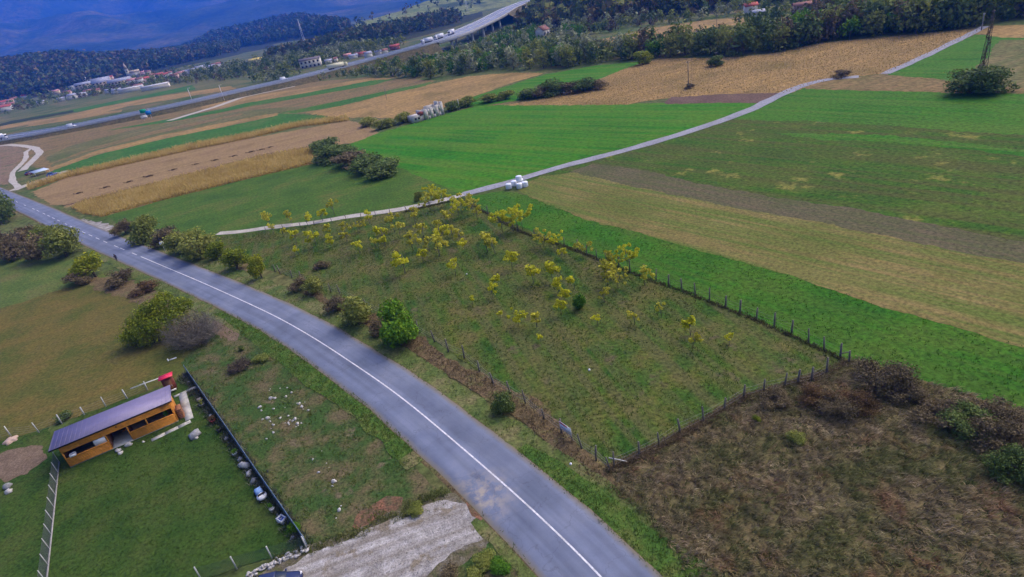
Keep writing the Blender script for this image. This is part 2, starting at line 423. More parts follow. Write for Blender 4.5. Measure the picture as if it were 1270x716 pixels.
TRACK = [(270, 290), (300, 288), (330, 283), (385, 277), (440, 268), (500, 260), (540, 251), (575, 241.5), (610, 233), (640, 224), (700, 206), (780, 186), (841, 168), (900, 148), (930, 137), (960, 122), (985, 110), (1010, 102), (1034, 97.5), (1065, 95.5), (1098, 92), (1125, 80), (1150, 69), (1180, 54), (1205, 42), (1222, 33)]
field('field', [(430, 180), (471, 165), (517, 152), (552, 142), (592, 132), (625, 130), (776, 129), (827, 128), (948, 127), (900, 149), (841, 168), (700, 206), (600, 237), (575, 242)], 3, M['bright'])
FIELD_T = [(625, 131), (680, 122), (726, 106), (756, 93), (791, 80), (819, 73), (920, 71), (967, 65), (1017, 54), (1100, 46), (1216, 35), (1209, 42), (1150, 69), (1098, 92), (1034, 97), (979, 116), (900, 117), (827, 122), (776, 130)]
field('ripe_field', FIELD_T, 4, M['tan_far'])
field('ploughed_patch', [(832, 121), (900, 117), (975, 116), (950, 128), (900, 128), (824, 129)], 5, M['dark_soil'])
field('field', [(1000, 106), (1034, 98), (1098, 93), (1180, 100), (1280, 104), (1280, 116), (1185, 116), (1104, 113), (1050, 112), (996, 111)], 3, M['fallow_far'])
field('field', [(1098, 92), (1150, 70), (1209, 43), (1280, 46), (1280, 108), (1180, 104)], 2, M['bright_r'])
field('field', [(1180, 108), (1225, 70), (1240, 50), (1280, 50), (1280, 110)], 3, M['olive_far'])
field('field', [(1205, 41), (1222, 33), (1290, 30), (1290, 48), (1240, 47)], 4, M['tan_far'])
field('field', [(575, 243), (640, 226), (700, 207), (780, 187), (841, 169), (900, 149), (960, 123), (996, 109), (1104, 112), (1185, 115), (1290, 114), (1290, 172), (1100, 157), (1002, 151), (900, 152)], 1, M['bright_r'])
field('field', [(640, 227), (700, 207), (780, 187), (841, 169), (905, 148), (1002, 150), (1100, 156), (1290, 170), (1290, 310), (1046, 262), (900, 240), (745, 206)], 2, M['mid_r'], 0.25)
field('field', [(960, 165), (1100, 168), (1290, 188), (1290, 196), (1100, 176), (980, 170)], 3, M['bright_r'], 0.3)
field('field', [(735, 203), (800, 212), (900, 235), (1046, 257), (1290, 304), (1290, 334), (1148, 305), (1040, 282), (900, 256), (800, 236), (700, 216)], 3, M['greybrown'], 0.2)
field('mown_hay_field', [(640, 233), (672, 218), (710, 215), (800, 235), (900, 255), (1040, 281), (1148, 304), (1290, 332), (1290, 438), (1191, 408), (1104, 385), (979, 342), (920, 326), (852, 307), (801, 292), (726, 272), (653, 244)], 4, M['hay'], 0.2)
field('field', [(720, 60), (741, 50), (819, 33), (877, 25), (925, 22), (925, 29), (852, 41), (764, 56), (741, 62)], 2, M['tan_far'])
field('field', [(741, 62), (764, 56), (852, 41), (925, 30), (925, 40), (880, 49), (800, 62), (760, 66)], 3, M['olive_far'])
field('field', [(800, 58), (852, 43), (880, 40), (870, 48), (820, 60)], 4, M['green_far'])
field('field', [(968, 42), (1000, 30), (1030, 18), (1040, 22), (1000, 40), (985, 45)], 3, M['tan_far'])
field('field', [(940, 40), (960, 32), (1000, 22), (1006, 26), (970, 40), (950, 46)], 2, M['green_far'])
STRIP = [(580, 245), (625, 237), (653, 243), (726, 271), (801, 291), (852, 306), (920, 325), (979, 341), (1104, 384), (1191, 407), (1290, 436), (1290, 525), (1200, 495), (1100, 462), (1055, 447), (1000, 427), (920, 391), (870, 372), (800, 347), (720, 312), (650, 285), (600, 264)]
field('grass_strip', STRIP, 3, M['strip'], 0.15)
ORCH = [(150, 296), (240, 296), (300, 291), (385, 280), (500, 263), (575, 245), (600, 262), (650, 283), (720, 311), (800, 346), (870, 371), (920, 389), (1000, 426), (1055, 447), (920, 497), (870, 527), (760, 583), (700, 541), (650, 500), (600, 466), (530, 417), (420, 372), (340, 336), (280, 318), (200, 308)]
field('orchard_grass', ORCH, 4, M['orchard'], 0.15)
ROUGH = [(745, 578), (760, 580), (870, 525), (920, 495), (1055, 446), (1100, 459), (1200, 490), (1300, 524), (1420, 560), (1420, 900), (900, 900), (840, 690), (780, 625)]
field('rough_ground', ROUGH, 5, M['rough'], 0.15)

# left of the road
field('meadow', [(-160, 330), (0, 322), (90, 320), (150, 350), (215, 395), (110, 352), (60, 365), (0, 384), (-160, 430)], 1, M['meadow_up'])
MEADOW = [(-200, 440), (0, 383), (60, 364), (110, 350), (165, 362), (215, 400), (240, 440), (232, 464), (213, 478), (100, 516), (0, 552), (-200, 620)]
field('meadow', MEADOW, 2, M['meadow'])
field('bank_ground', [(95, 350), (130, 344), (165, 350), (200, 366), (230, 385), (215, 400), (185, 385), (150, 368), (120, 360)], 5, M['bank'], 0.3)
field('grass_plot', [(-200, 620), (0, 548), (60, 530), (73, 574), (66, 640), (58, 724), (40, 900), (-200, 900)], 3, M['lawn'])
field('bare_soil', [(-5, 566), (22, 556), (50, 556), (55, 570), (35, 588), (5, 598), (-10, 590)], 4, M['baresoil'], 0.25)
LAWN = [(73, 574), (60, 552), (100, 515), (215, 474), (232, 463), (260, 500), (300, 556), (340, 612), (383, 680), (300, 703), (258, 717), (200, 760), (52, 760), (64, 660)]
field('lawn', LAWN, 4, M['lawn'], 0.12)
RUB = [(225, 450), (250, 425), (285, 395), (330, 418), (380, 460), (440, 510), (500, 565), (560, 624), (520, 640), (450, 672), (400, 684), (383, 682), (340, 612), (300, 556), (260, 500), (232, 463)]
field('waste_ground', RUB, 3, M['rubble'])
field('bare_soil', [(262, 388), (290, 386), (305, 410), (290, 424), (262, 412)], 4, M['baresoil'], 0.3)
field('red_soil', [(432, 655), (445, 634), (480, 617), (505, 618), (498, 632), (470, 644), (448, 660)], 4, M['redsoil'], 0.3)
field('scrub_ground', [(530, 722), (548, 698), (600, 655), (625, 676), (662, 716), (700, 760), (520, 760)], 4, M['rubble'], 0.3)
field('drive_margin', [(310, 720), (345, 698), (385, 678), (430, 662), (470, 644), (520, 627), (556, 610), (586, 616), (608, 646), (614, 664), (576, 696), (552, 712), (532, 736), (510, 800), (290, 800)], 4, M['margin'], 0.45)
field('gravel_drive', [(318, 720), (352, 703), (388, 684), (430, 670), (470, 652), (520, 634), (556, 617), (580, 622), (600, 648), (606, 660), (566, 688), (540, 706), (520, 730), (500, 790), (300, 790)], 6, M['gravel'], 0.42)

# ------------------------------------------------------------------ main road
CL = [(-140, 178), (-80, 205), (-30, 228), (2, 243), (22, 251.5), (48, 262.5), (73, 274.5), (104, 289), (132, 301.5), (165, 315), (205, 332), (245.6, 349), (300, 373.5), (350, 397), (401, 427), (451, 461), (489, 486), (529, 519), (556, 542), (600, 580), (645, 618), (690, 661), (748, 716), (800, 772), (850, 840)]
CLw = smooth(resample(wpoly(CL), 2.0), 12)
RW = 7.1
def road_mat():
    m, nt, b = _mat('asphalt')
    pos = nt.nodes.new('ShaderNodeNewGeometry').outputs['Position']
    n1 = _noise(nt, pos, 0.22, 5, 0.6); r = _ramp(nt, [(0.108, 0.126, 0.172), (0.132, 0.152, 0.208), (0.158, 0.177, 0.230)]); nt.links.new(n1, r.inputs[0])
    tc = nt.nodes.new('ShaderNodeUVMap')
    mp = nt.nodes.new('ShaderNodeMapping'); mp.inputs['Scale'].default_value = (1.1, 0.03, 1)
    nt.links.new(tc.outputs[0], mp.inputs[0])
    n2 = _noise(nt, mp.outputs[0], 1.0, 3, 0.5)
    fr = nt.nodes.new('ShaderNodeMapRange'); fr.inputs[1].default_value = 0.35; fr.inputs[2].default_value = 0.65; fr.inputs[3].default_value = 0.86; fr.inputs[4].default_value = 1.14
    nt.links.new(n2, fr.inputs[0])
    n3 = _noise(nt, pos, 9.0, 4, 0.7)
    fr3 = nt.nodes.new('ShaderNodeMapRange'); fr3.inputs[3].default_value = 0.86; fr3.inputs[4].default_value = 1.14; nt.links.new(n3, fr3.inputs[0])
    f = _math(nt, 'MULTIPLY', fr.outputs[0], fr3.outputs[0])
    # dust dragged out of the gravel drive
    ds = nt.nodes.new('ShaderNodeVectorMath'); ds.operation = 'DISTANCE'; nt.links.new(pos, ds.inputs[0])
    p = G(594, 618, 0.1); ds.inputs[1].default_value = tuple(p)
    fd = nt.nodes.new('ShaderNodeMapRange'); fd.inputs[1].default_value = 0.3; fd.inputs[2].default_value = 4.2; fd.inputs[3].default_value = 1.0; fd.inputs[4].default_value = 0.0
    nt.links.new(ds.outputs['Value'], fd.inputs[0])
    nd = _noise(nt, pos, 1.1, 5, 0.65); fn = nt.nodes.new('ShaderNodeMapRange'); fn.inputs[1].default_value = 0.42; fn.inputs[2].default_value = 0.62; nt.links.new(nd, fn.inputs[0])
    v = nt.nodes.new('ShaderNodeVectorMath'); v.operation = 'SCALE'; nt.links.new(r.outputs[0], v.inputs[0]); nt.links.new(f, v.inputs['Scale'])
    c = _mix(nt, _math(nt, 'MULTIPLY', fd.outputs[0], fn.outputs[0]), v.outputs[0], (0.32, 0.28, 0.22))
    vo = nt.nodes.new('ShaderNodeTexVoronoi'); vo.feature = 'DISTANCE_TO_EDGE'; vo.inputs['Scale'].default_value = 0.22
    wp = nt.nodes.new('ShaderNodeVectorMath'); wp.operation = 'ADD'; nz = nt.nodes.new('ShaderNodeTexNoise'); nz.inputs['Scale'].default_value = 0.6; nz.inputs['Detail'].default_value = 4
    nt.links.new(pos, nz.inputs['Vector']); sv = nt.nodes.new('ShaderNodeVectorMath'); sv.operation = 'SCALE'; sv.inputs['Scale'].default_value = 3.0
    nt.links.new(nz.outputs['Color'], sv.inputs[0]); nt.links.new(pos, wp.inputs[0]); nt.links.new(sv.outputs[0], wp.inputs[1]); nt.links.new(wp.outputs[0], vo.inputs['Vector'])
    cr = nt.nodes.new('ShaderNodeMapRange'); cr.inputs[1].default_value = 0.0; cr.inputs[2].default_value = 0.012; cr.inputs[3].default_value = 0.35; cr.inputs[4].default_value = 0.0
    nt.links.new(vo.outputs['Distance'], cr.inputs[0])
    c = _mix(nt, cr.outputs[0], c, (0.06, 0.06, 0.07))
    sx = nt.nodes.new('ShaderNodeSeparateXYZ'); nt.links.new(tc.outputs[0], sx.inputs[0]); ab = _math(nt, 'ABSOLUTE', sx.outputs[0], 0.0)
    ed = nt.nodes.new('ShaderNodeMapRange'); ed.inputs[1].default_value = 3.0; ed.inputs[2].default_value = 3.6; nt.links.new(_math(nt, 'MULTIPLY_ADD', nd, 0.5, ab), ed.inputs[0])
    ed.inputs[1].default_value = 3.15; ed.inputs[2].default_value = 3.75
    c = _mix(nt, ed.outputs[0], c, (0.16, 0.14, 0.10))
    nt.links.new(c, b.inputs['Base Color']); b.inputs['Roughness'].default_value = 0.85
    return m
M['asphalt'] = road_mat()
M['paint'] = solid_mat('road_paint', (0.56, 0.56, 0.55), 0.7, 0.35, 3.0)
zr = 0.12
n = len(CLw); N = normals2(CLw)
wob = np.stack([fbm(np.arange(n) / 2.0, np.full(n, s * 7.3), 3, 5) * 0.10 for s in (1, 2)], 1)
offs = np.array([-RW / 2 - 0.5, -RW / 2, -RW / 4, 0, RW / 4, RW / 2, RW / 2 + 0.5])
V = []; UV = []
for j, o in enumerate(offs):
    oo = o + (wob[:, 0] if j < 2 else (wob[:, 1] if j > 4 else 0))
    z = zr - (0.16 if j in (0, 6) else 0.0) + 0.06 * (1 - abs(o) / (RW / 2)) * (j not in (0, 6))
    V.append(np.column_stack([CLw + N * np.reshape(oo, (-1, 1)) * np.ones((n, 1)), np.full(n, z)]))
V = np.stack(V, 1).reshape(-1, 3)
Fc = np.array([(i * 7 + j + 1, i * 7 + j, (i + 1) * 7 + j, (i + 1) * 7 + j + 1) for i in range(n - 1) for j in range(6)])
me = mesh('road', V, Fc, [M['asphalt'], M['bank']], [1 if j in (0, 5) else 0 for i in range(n - 1) for j in range(6)])
uvl = me.uv_layers.new(name='UVMap')
U = np.stack([np.tile(offs, n), np.repeat(np.arange(n) * 2.0, 7)], 1)
uvl.data.foreach_set('uv', U[Fc.ravel()].astype(np.float32).ravel())
ROAD = tag(link('road', me), kind='structure')
def road_s(px):
    p = G2(px); return int(np.argmin(np.linalg.norm(CLw - p, axis=1)))
i0 = road_s((175, 320))
mb = MB(); fine = resample(CLw[i0:], 0.8); ribbon(mb, fine, -0.075, 0.075, zr + 0.064)
mb.build('centre_line', M['paint'], ROAD)
DASH = [(2, 243), (14, 247.5), (22, 251.5), (31, 255.5), (41.5, 260), (48, 262.7), (54, 265.7), (60.5, 268.7), (66.7, 272), (73, 274.5), (80.6, 278.3), (88, 281.6), (96, 285), (104, 289), (112.6, 293), (122, 297), (132, 301.5), (142, 306.3), (153, 310.3), (165, 315.3)]
for d in DASH:
    i = road_s(d); t = CLw[min(i + 1, n - 1)] - CLw[i - 1]; t /= np.linalg.norm(t); nn = np.array([-t[1], t[0]]); p = CLw[i]
    q = [p - t * 1.5 - nn * .075, p + t * 1.5 - nn * .075, p + t * 1.5 + nn * .075, p - t * 1.5 + nn * .075]
    MB().add([(a[0], a[1], zr + 0.066) for a in q], [(0, 1, 2, 3)]).build('lane_dash', M['paint'], ROAD)
# verges beside the road
def off_strip(px0, px1, o0, o1, step=1.0, amp0=0.3):
    a, b = road_s(px0), road_s(px1)
    C = resample(CLw[a:b + 1], step); NN = normals2(C); k = len(C)
    u = fbm(np.arange(k) * step / 3.0, np.zeros(k), 3, int(abs(float(np.mean(o1))) * 13)) * amp0
    o0 = np.interp(np.linspace(0, 1, k), np.linspace(0, 1, len(np.atleast_1d(o0))), np.atleast_1d(o0))
    o1 = np.interp(np.linspace(0, 1, k), np.linspace(0, 1, len(np.atleast_1d(o1))), np.atleast_1d(o1))
    return np.concatenate([C + NN * (o0 + u * 0.3)[:, None], (C + NN * (o1 + u)[:, None])[::-1]])
VR = off_strip((104, 289), (850, 840), 3.3, [6.5, 6.5, 7.0, 6.6, 6.0, 7.0])
VL = off_strip((104, 289), (556, 560), -3.3, [-5.2, -5.2, -5.8, -5.6, -5.2])
VL2 = off_strip((300, 373), (545, 545), -3.35, [-4.8, -5.9, -6.2, -5.6, -5.4])
VL3 = off_strip((625, 612), (850, 840), -3.3, [-4.6, -5.0])
VR2 = off_strip((610, 590), (850, 840), 3.35, [5.0, 5.6, 6.4, 6.2])
BANK = off_strip((330, 388), (720, 690), [6.6, 6.4, 6.2, 6.2, 6.2], [8.0, 8.6, 8.8, 9.0, 8.0], 1.0, 0.8)
sheet('verge', BANK, 6, M['bank'], 0.1)
sheet('verge', VR, 7, M['verge'], 0.1)
sheet('verge', VL, 7, M['verge'], 0.1)
sheet('verge', VL2, 8, M['lush'], 0.1)
sheet('verge', VR2, 8, M['lush'], 0.12)
sheet('verge', VL3, 7, M['verge'], 0.1)
field('red_soil', [(578, 625), (588, 622), (604, 640), (598, 646), (586, 640)], 8, M['redsoil'], 0.12)
field('side_apron', [(97, 275), (104, 272), (120, 275), (143, 280), (140, 285), (128, 289), (118, 288)], 8, M['gravel'], 0.2)

# farm track and lanes by the junction
def lane(name, px, w, mat, z, seed):
    C = smooth(resample(wpoly(px), 2.0), 4); k = len(C)
    u = fbm(np.arange(k) / 3.0, np.zeros(k), 3, seed) * 0.25; v = fbm(np.arange(k) / 3.0, np.ones(k) * 9, 3, seed) * 0.25
    mb = MB(); ribbon(mb, C, -w / 2 + u, w / 2 + v, z)
    return tag(mb.build(name, mat), kind='structure')
M['lane'] = ground_mat('lane', [(0.22, 0.22, 0.24), (0.28, 0.28, 0.30)], 5, 0.5, 0.25)
i7 = 7
lane('farm_track', TRACK[:i7 + 1], 2.3, M['dirt_track'], 0.10, 3)
lane('farm_track', TRACK[i7:20], 3.2, M['lane'], 0.105, 4)
lane('farm_track', TRACK[20:], 2.8, M['lane'], 0.105, 6)
lane('farm_track', [(16, 237), (30, 231), (45, 226), (65, 218.5), (84, 212)], 5.0, M['dirt_track'], 0.10, 7)
lane('farm_track', [(28, 212), (40, 200), (50, 190), (44, 184), (28, 181), (10, 180), (-20, 184)], 3.6, M['dirt_track'], 0.11, 8)
lane('farm_track', [(24, 235), (15, 224), (16, 214), (27, 203), (33, 196), (32, 189), (40, 184)], 2.4, M['dirt_track'], 0.12, 9)

# ------------------------------------------------------------------ motorway and viaduct
MW = [(-150, 203, 2), (-60, 184.5, 2), (0, 171.5, 2), (28, 169.5, 2), (92, 157, 2), (176, 140, 2.5), (247, 125, 3), (300, 112, 3), (365, 98.5, 3.5), (440, 79, 4.5), (490, 66, 6), (527, 56, 8), (560, 45.5, 9.5), (608, 23.5, 11), (630, 11, 12), (657, 0, 12.5), (690, -8, 13), (740, -17, 13)]
MWw = np.array([G(x, y, z) for x, y, z in MW])
MWw = smooth(resample(MWw, 8.0), 14)
WW = 12.5
M['mw'] = solid_mat('motorway_asphalt', (0.19, 0.21, 0.26), 0.8, 0.12, 0.05)
M['concrete'] = solid_mat('concrete', (0.50, 0.50, 0.48), 0.85, 0.15, 0.8)
M['steel'] = solid_mat('galvanised_steel', (0.46, 0.48, 0.50), 0.5, 0.1, 2.0, 0.3)
M['embank'] = ground_mat('embankment', [(0.085, 0.08, 0.03), (0.13, 0.10, 0.045)], 12, 1.5, 0.4)
def mw_i(px): 
    p = np.array([G(px[0], px[1], px[2])]); return int(np.argmin(np.linalg.norm(MWw - p, axis=1)))
mb = MB(); ribbon(mb, MWw, -WW, WW, 0.0)
MOT = tag(mb.build('motorway', M['mw']), kind='structure')
iv0, iv1 = mw_i((530, 54, 8)), mw_i((620, 18, 11.6))
mb = MB(); ribbon(mb, MWw, -0.12, 0.12, 0.01); ribbon(mb, MWw, -WW + .6, -WW + .85, 0.01); ribbon(mb, MWw, WW - .85, WW - .6, 0.01)
mb.build('painted_line', M['paint'], MOT)
def rail(o, name, mat, h=0.8):
    mb = MB(); n_ = len(MWw); NN = normals2(MWw)
    for oo in (o - 0.12, o + 0.12):
        P = MWw[:, :2] + NN * oo
        V = np.concatenate([np.column_stack([P, MWw[:, 2] - 0.02]), np.column_stack([P, MWw[:, 2] + h])])
        mb.add(V, [(i, i + 1, n_ + i + 1, n_ + i) for i in range(n_ - 1)])
    P0 = MWw[:, :2] + NN * (o - 0.12); P1 = MWw[:, :2] + NN * (o + 0.12)
    V = np.concatenate([np.column_stack([P0, MWw[:, 2] + h]), np.column_stack([P1, MWw[:, 2] + h])])
    mb.add(V, [(i, i + 1, n_ + i + 1, n_ + i) for i in range(n_ - 1)])
    mb.build(name, mat, MOT)
rail(-WW + 0.2, 'guard_rail', M['concrete'], 0.9); rail(WW - 0.2, 'guard_rail', M['steel']); rail(0.0, 'median_rail', M['steel'], 0.7)
for a, b in ((0, iv0), (iv1, len(MWw) - 1)):
    C = MWw[a:b + 1]; NN = normals2(C); k = len(C); mb = MB()
    for s in (-1, 1):
        A = np.column_stack([C[:, :2] + NN * s * (WW - 0.02), C[:, 2] - 0.05])
        B = np.column_stack([C[:, :2] + NN * s * (WW + C[:, 2:] * 1.5), np.zeros(k) - 0.2])
        mb.add(np.concatenate([A, B]), [(i, i + 1, k + i + 1, k + i) for i in range(k - 1)])
    mb.build('embankment', M['embank'], MOT)
VI = thing('viaduct', 'long concrete motorway viaduct on pale piers beside the wooded ridge', 'bridge', MWw[iv0] * [1, 1, 0])
C = MWw[iv0:iv1 + 1]; NN = normals2(C); k = len(C); L0 = MWw[iv0] * [1, 1, 0]
mb = MB()
for o0, o1, z0, z1 in ((-WW - .3, WW + .3, -1.6, -0.03),):
    q = [np.column_stack([C[:, :2] + NN * o, C[:, 2] + z]) - L0 for o, z in ((o0, z1), (o0, z0), (o1, z0), (o1, z1))]
    V = np.stack(q, 1).reshape(-1, 3)
    mb.add(V, [(i * 4 + j, i * 4 + (j + 1) % 4, (i + 1) * 4 + (j + 1) % 4, (i + 1) * 4 + j) for i in range(k - 1) for j in range(3)])
mb.build('deck', M['concrete'], VI)
for i in range(2, k - 1, 5):
    for s in (-0.62, 0.62):
        c = C[i, :2] + NN[i] * s * WW
        h = C[i, 2] - 1.4
        MB().tube([(c[0] - L0[0], c[1] - L0[1], -4), (c[0] - L0[0], c[1] - L0[1], h)], 1.0, 8).build('pier', M['concrete'], VI)
    a = math.atan2(NN[i, 1], NN[i, 0])
    MB().box((C[i, 0] - L0[0], C[i, 1] - L0[1], C[i, 2] - 2.0), (WW * 1.7, 1.8, 0.9), a).build('pier_cap', M['concrete'], VI)
# service lane under the motorway
lane('service_lane', [(210, 150), (270, 132), (300, 121), (335, 113.5), (366, 107)], 7.0, M['dirt_track'], 0.12, 12)
lane('service_lane', [(505, 72), (530, 66), (552, 61)], 16.0, M['dirt_track'], 0.12, 13)

# ------------------------------------------------------------------ hills and mountains
M['forest_floor'] = ground_mat('forest_floor', [(0.016, 0.026, 0.012), (0.028, 0.036, 0.014), (0.045, 0.042, 0.018)], 30, 6.0, 0.5, bump=1.0)
M['pasture_hill'] = ground_mat('pasture_hill', [(0.1050, 0.1500, 0.0360), (0.1800, 0.1950, 0.0540), (0.0450, 0.0675, 0.0192)], 90, 9.0, 0.4, bump=1.0)
M['mountain'] = ground_mat('mountain_forest', [(0.012, 0.024, 0.014), (0.035, 0.050, 0.022), (0.10, 0.085, 0.035)], 480, 30.0, 0.5, bump=8.0)

def hill(name, ridge, mat, thick, nz=26, rough=0.10, seed=1):
    "ridge: (x, y of the photograph, distance of the ridge, distance of the front foot)"
    ridge = np.array(ridge, float)
    xs = np.linspace(ridge[0, 0], ridge[-1, 0], max(40, int((ridge[-1, 0] - ridge[0, 0]) / 2.2)))
    ry, rd, fd = (np.interp(xs, ridge[:, 0], ridge[:, i]) for i in (1, 2, 3))
    V = []
    for x, y, D, Fd in zip(xs, ry, rd, fd):
        p = atD(x, y, D); u = p[:2] / D; zt = max(0.5, p[2])
        for j in range(nz):
            s = j / (nz - 1) * 2
            if s <= 1: d = Fd + (D - Fd) * s; q = s
            else: d = D + thick * (s - 1); q = 2 - s
            h = zt * (q * q * (3 - 2 * q))
            V.append((u[0] * d, u[1] * d, h))
    V = np.array(V)
    zmax = V[:, 2].max()
    w = np.sqrt(np.clip(V[:, 2] / zmax, 0, 1))
    sc_ = (ridge[:, 2].mean() - ridge[:, 3].mean()) / 2.2
    V[:, 2] += w * zmax * rough * fbm(V[:, 0] / sc_, V[:, 1] / sc_, 4, seed) - 0.8 * (w < 0.02)
    m = len(xs)
    Fc = np.array([(i * nz + j, (i + 1) * nz + j, (i + 1) * nz + j + 1, i * nz + j + 1) for i in range(m - 1) for j in range(nz - 1)])
    me = mesh(name, V, Fc, mat, None, True)
    return tag(link(name, me), kind='structure'), V.reshape(m, nz, 3)

hT, VT = hill('hill', [(-160, 98, 1900, 1300), (-60, 90, 1900, 1300), (0, 85, 1900, 1280), (40, 79, 1900, 1260), (76, 74, 1900, 1260), (120, 76, 1950, 1260), (164, 73, 2000, 1260), (200, 70, 2050, 1270), (240, 64, 2100, 1280), (290, 58, 2150, 1250), (340, 58, 2150, 1200)], M['forest_floor'], 700, seed=3)
hM, VM = hill('hill', [(190, 75, 2900, 2200), (227, 65, 2900, 2000), (264, 46, 2900, 1900), (300, 40, 2800, 1800), (340, 31, 2700, 1700), (373, 24, 2650, 1600), (406, 32, 2000, 1300), (440, 37, 1700, 1200), (490, 38, 1400, 1150)], M['forest_floor'], 900, seed=8)
hW, VW = hill('hill', [(330, 75, 900, 780), (372, 63, 930, 760), (398, 57, 950, 740), (451, 43, 980, 745), (501, 34, 1010, 760), (535, 27, 1020, 800), (562, 21, 1030, 860), (580, 27, 1050, 930), (600, 27, 1150, 1040)], M['forest_floor'], 350, seed=13)
hP, VP = hill('hill', [(440, 29, 1350, 1150), (496, 14, 1450, 1150), (527, 3, 1550, 1150), (577, -5, 1600, 1200), (620, -8, 1600, 1250), (660, -6, 1600, 1250), (740, -18, 1600, 1250), (900, -46, 1600, 1250)], M['pasture_hill'], 900, seed=21)
hR, VR_ = hill('hill', [(646, 40, 540, 525), (654, 32, 600, 518), (663, 18, 690, 508), (674, 2, 760, 495), (690, -18, 820, 482), (712, -42, 840, 474), (740, -62, 830, 470), (800, -76, 800, 455), (860, -84, 780, 445), (930, -88, 760, 440), (1010, -92, 740, 430), (1100, -96, 700, 415), (1200, -100, 680, 405), (1320, -108, 660, 400), (1500, -110, 640, 400)], M['forest_floor'], 400, rough=0.06, seed=34)

# the far mountains, a ridged height field
na, nr = 300, 130
az = np.radians(np.linspace(-75, 70, na)); rr = 2700 * (15500 / 2700) ** np.linspace(0, 1, nr)
A, RR = np.meshgrid(az, rr, indexing='ij')
Xm, Ym = RR * np.sin(A), RR * np.cos(A)
rise = np.clip((RR - 2700) / 10500, 0, 1) ** 1.65
rid = 1 - np.abs(fbm(Xm / 1900 + 3.1, Ym / 1900, 5, 77))
fallb = np.clip((15500 - RR) / 1800, 0, 1)
Zm = (2500 * rise * (0.50 + 0.62 * rid) + 150 * np.sqrt(rise) * fbm(Xm / 600, Ym / 600, 4, 5) * np.clip((RR - 2700) / 1500, 0, 1)) * fallb ** 0.6 - 2
V = np.stack([Xm, Ym, Zm], -1).reshape(-1, 3)
Fc = np.array([(i * nr + j, i * nr + j + 1, (i + 1) * nr + j + 1, (i + 1) * nr + j) for i in range(na - 1) for j in range(nr - 1)])
tag(link('mountain', mesh('mountain', V, Fc, M['mountain'], None, True)), kind='structure')

# ------------------------------------------------------------------ leaves, crowns, trunks
def leaves(cl, n, size, rg, up=0.25, shell=0.30, aspect=0.6):
    "cl: rows of (x, y, z, rx, ry, rz); returns quads spread through those lobes"
    cl = np.asarray(cl, float)
    w = (cl[:, 3] * cl[:, 4] * cl[:, 5]) ** (2 / 3); k = rg.choice(len(cl), n, p=w / w.sum())
    d = rg.normal(size=(n, 3)); d /= np.linalg.norm(d, axis=1)[:, None]
    r = 1 - shell * rg.random(n) ** 1.5 + 0.15 * rg.normal(size=n)
    deep = rg.random(n) < 0.25; r[deep] = rg.random(deep.sum()) ** 0.5
    c = cl[k, :3] + d * r[:, None] * cl[k, 3:]
    nn = d + 0.8 * rg.normal(size=(n, 3)) + [0, 0, up]; nn /= np.linalg.norm(nn, axis=1)[:, None]
    t = np.cross(nn, rg.normal(size=(n, 3))); t /= np.linalg.norm(t, axis=1)[:, None]
    b = np.cross(nn, t)
    s = (size * (0.4 + 1.3 * rg.random(n) ** 1.5))[:, None] * 0.5
    q = np.stack([c - t * s, c - b * s * aspect + nn * s * 0.2, c + t * s, c + b * s * aspect + nn * s * 0.2], 1)
    q[:, :, 2] = np.maximum(q[:, :, 2], 0.02)
    return q.reshape(-1, 3), np.arange(4 * n).reshape(n, 4)

def lobes(w, h, n, rg, z0=0.25, lob=0.42, drop=0.0):
    "n lobes filling a crown w wide and h tall that starts at z0*h"
    out = []
    for i in range(n):
        a = rg.random() * 2 * math.pi; r = (rg.random() ** 0.6) * 0.5 * w * (1 - lob * 0.75)
        zz = z0 + (1 - z0) * ((0.22 + 0.6 * rg.random()) if z0 > 0.1 else (0.16 + 0.64 * rg.random() ** 1.3)); sh = 1.0 - 0.65 * max(0, (zz - 0.55)) / 0.45
        s = (0.65 + 0.6 * rg.random()) * lob * 0.5
        out.append((math.cos(a) * r * sh, math.sin(a) * r * sh, zz * h - drop * h * (r / (0.5 * w)), s * w, s * w, s * min(w, h) * 0.9))
    return out

def trunk_mb(cl, r0, rg, lean=0.06, n=6, base=None, stems=1):
    mb = MB(); cl = np.asarray(cl)
    top = cl[:, :3].mean(0)
    for s in range(stems):
        o = (rg.normal(size=2) * (0.25 * (stems > 1) * cl[:, 3].mean())).tolist()
        p0 = np.array([o[0] * 0.4, o[1] * 0.4, -0.15]); p2 = np.array([o[0] + top[0] * 0.6, o[1] + top[1] * 0.6, top[2] * 0.9])
        p1 = (p0 + p2) / 2 + np.append(rg.normal(size=2) * lean * top[2], 0)
        mb.tube([p0, p0 * 0.7 + p1 * 0.3 + [0, 0, .01], p1, p2], [r0 * 1.25, r0, r0 * 0.75, r0 * 0.4], n)
        for j in range(s, len(cl), stems):
            e = cl[j, :3]; st = p1 * 0.55 + p2 * 0.45 if j % 2 else p1
            md = (st + e) / 2 + [0, 0, 0.12 * np.linalg.norm(e - st)]
            mb.tube([st, md, e], [r0 * 0.5, r0 * 0.33, r0 * 0.15], 4)
    return mb

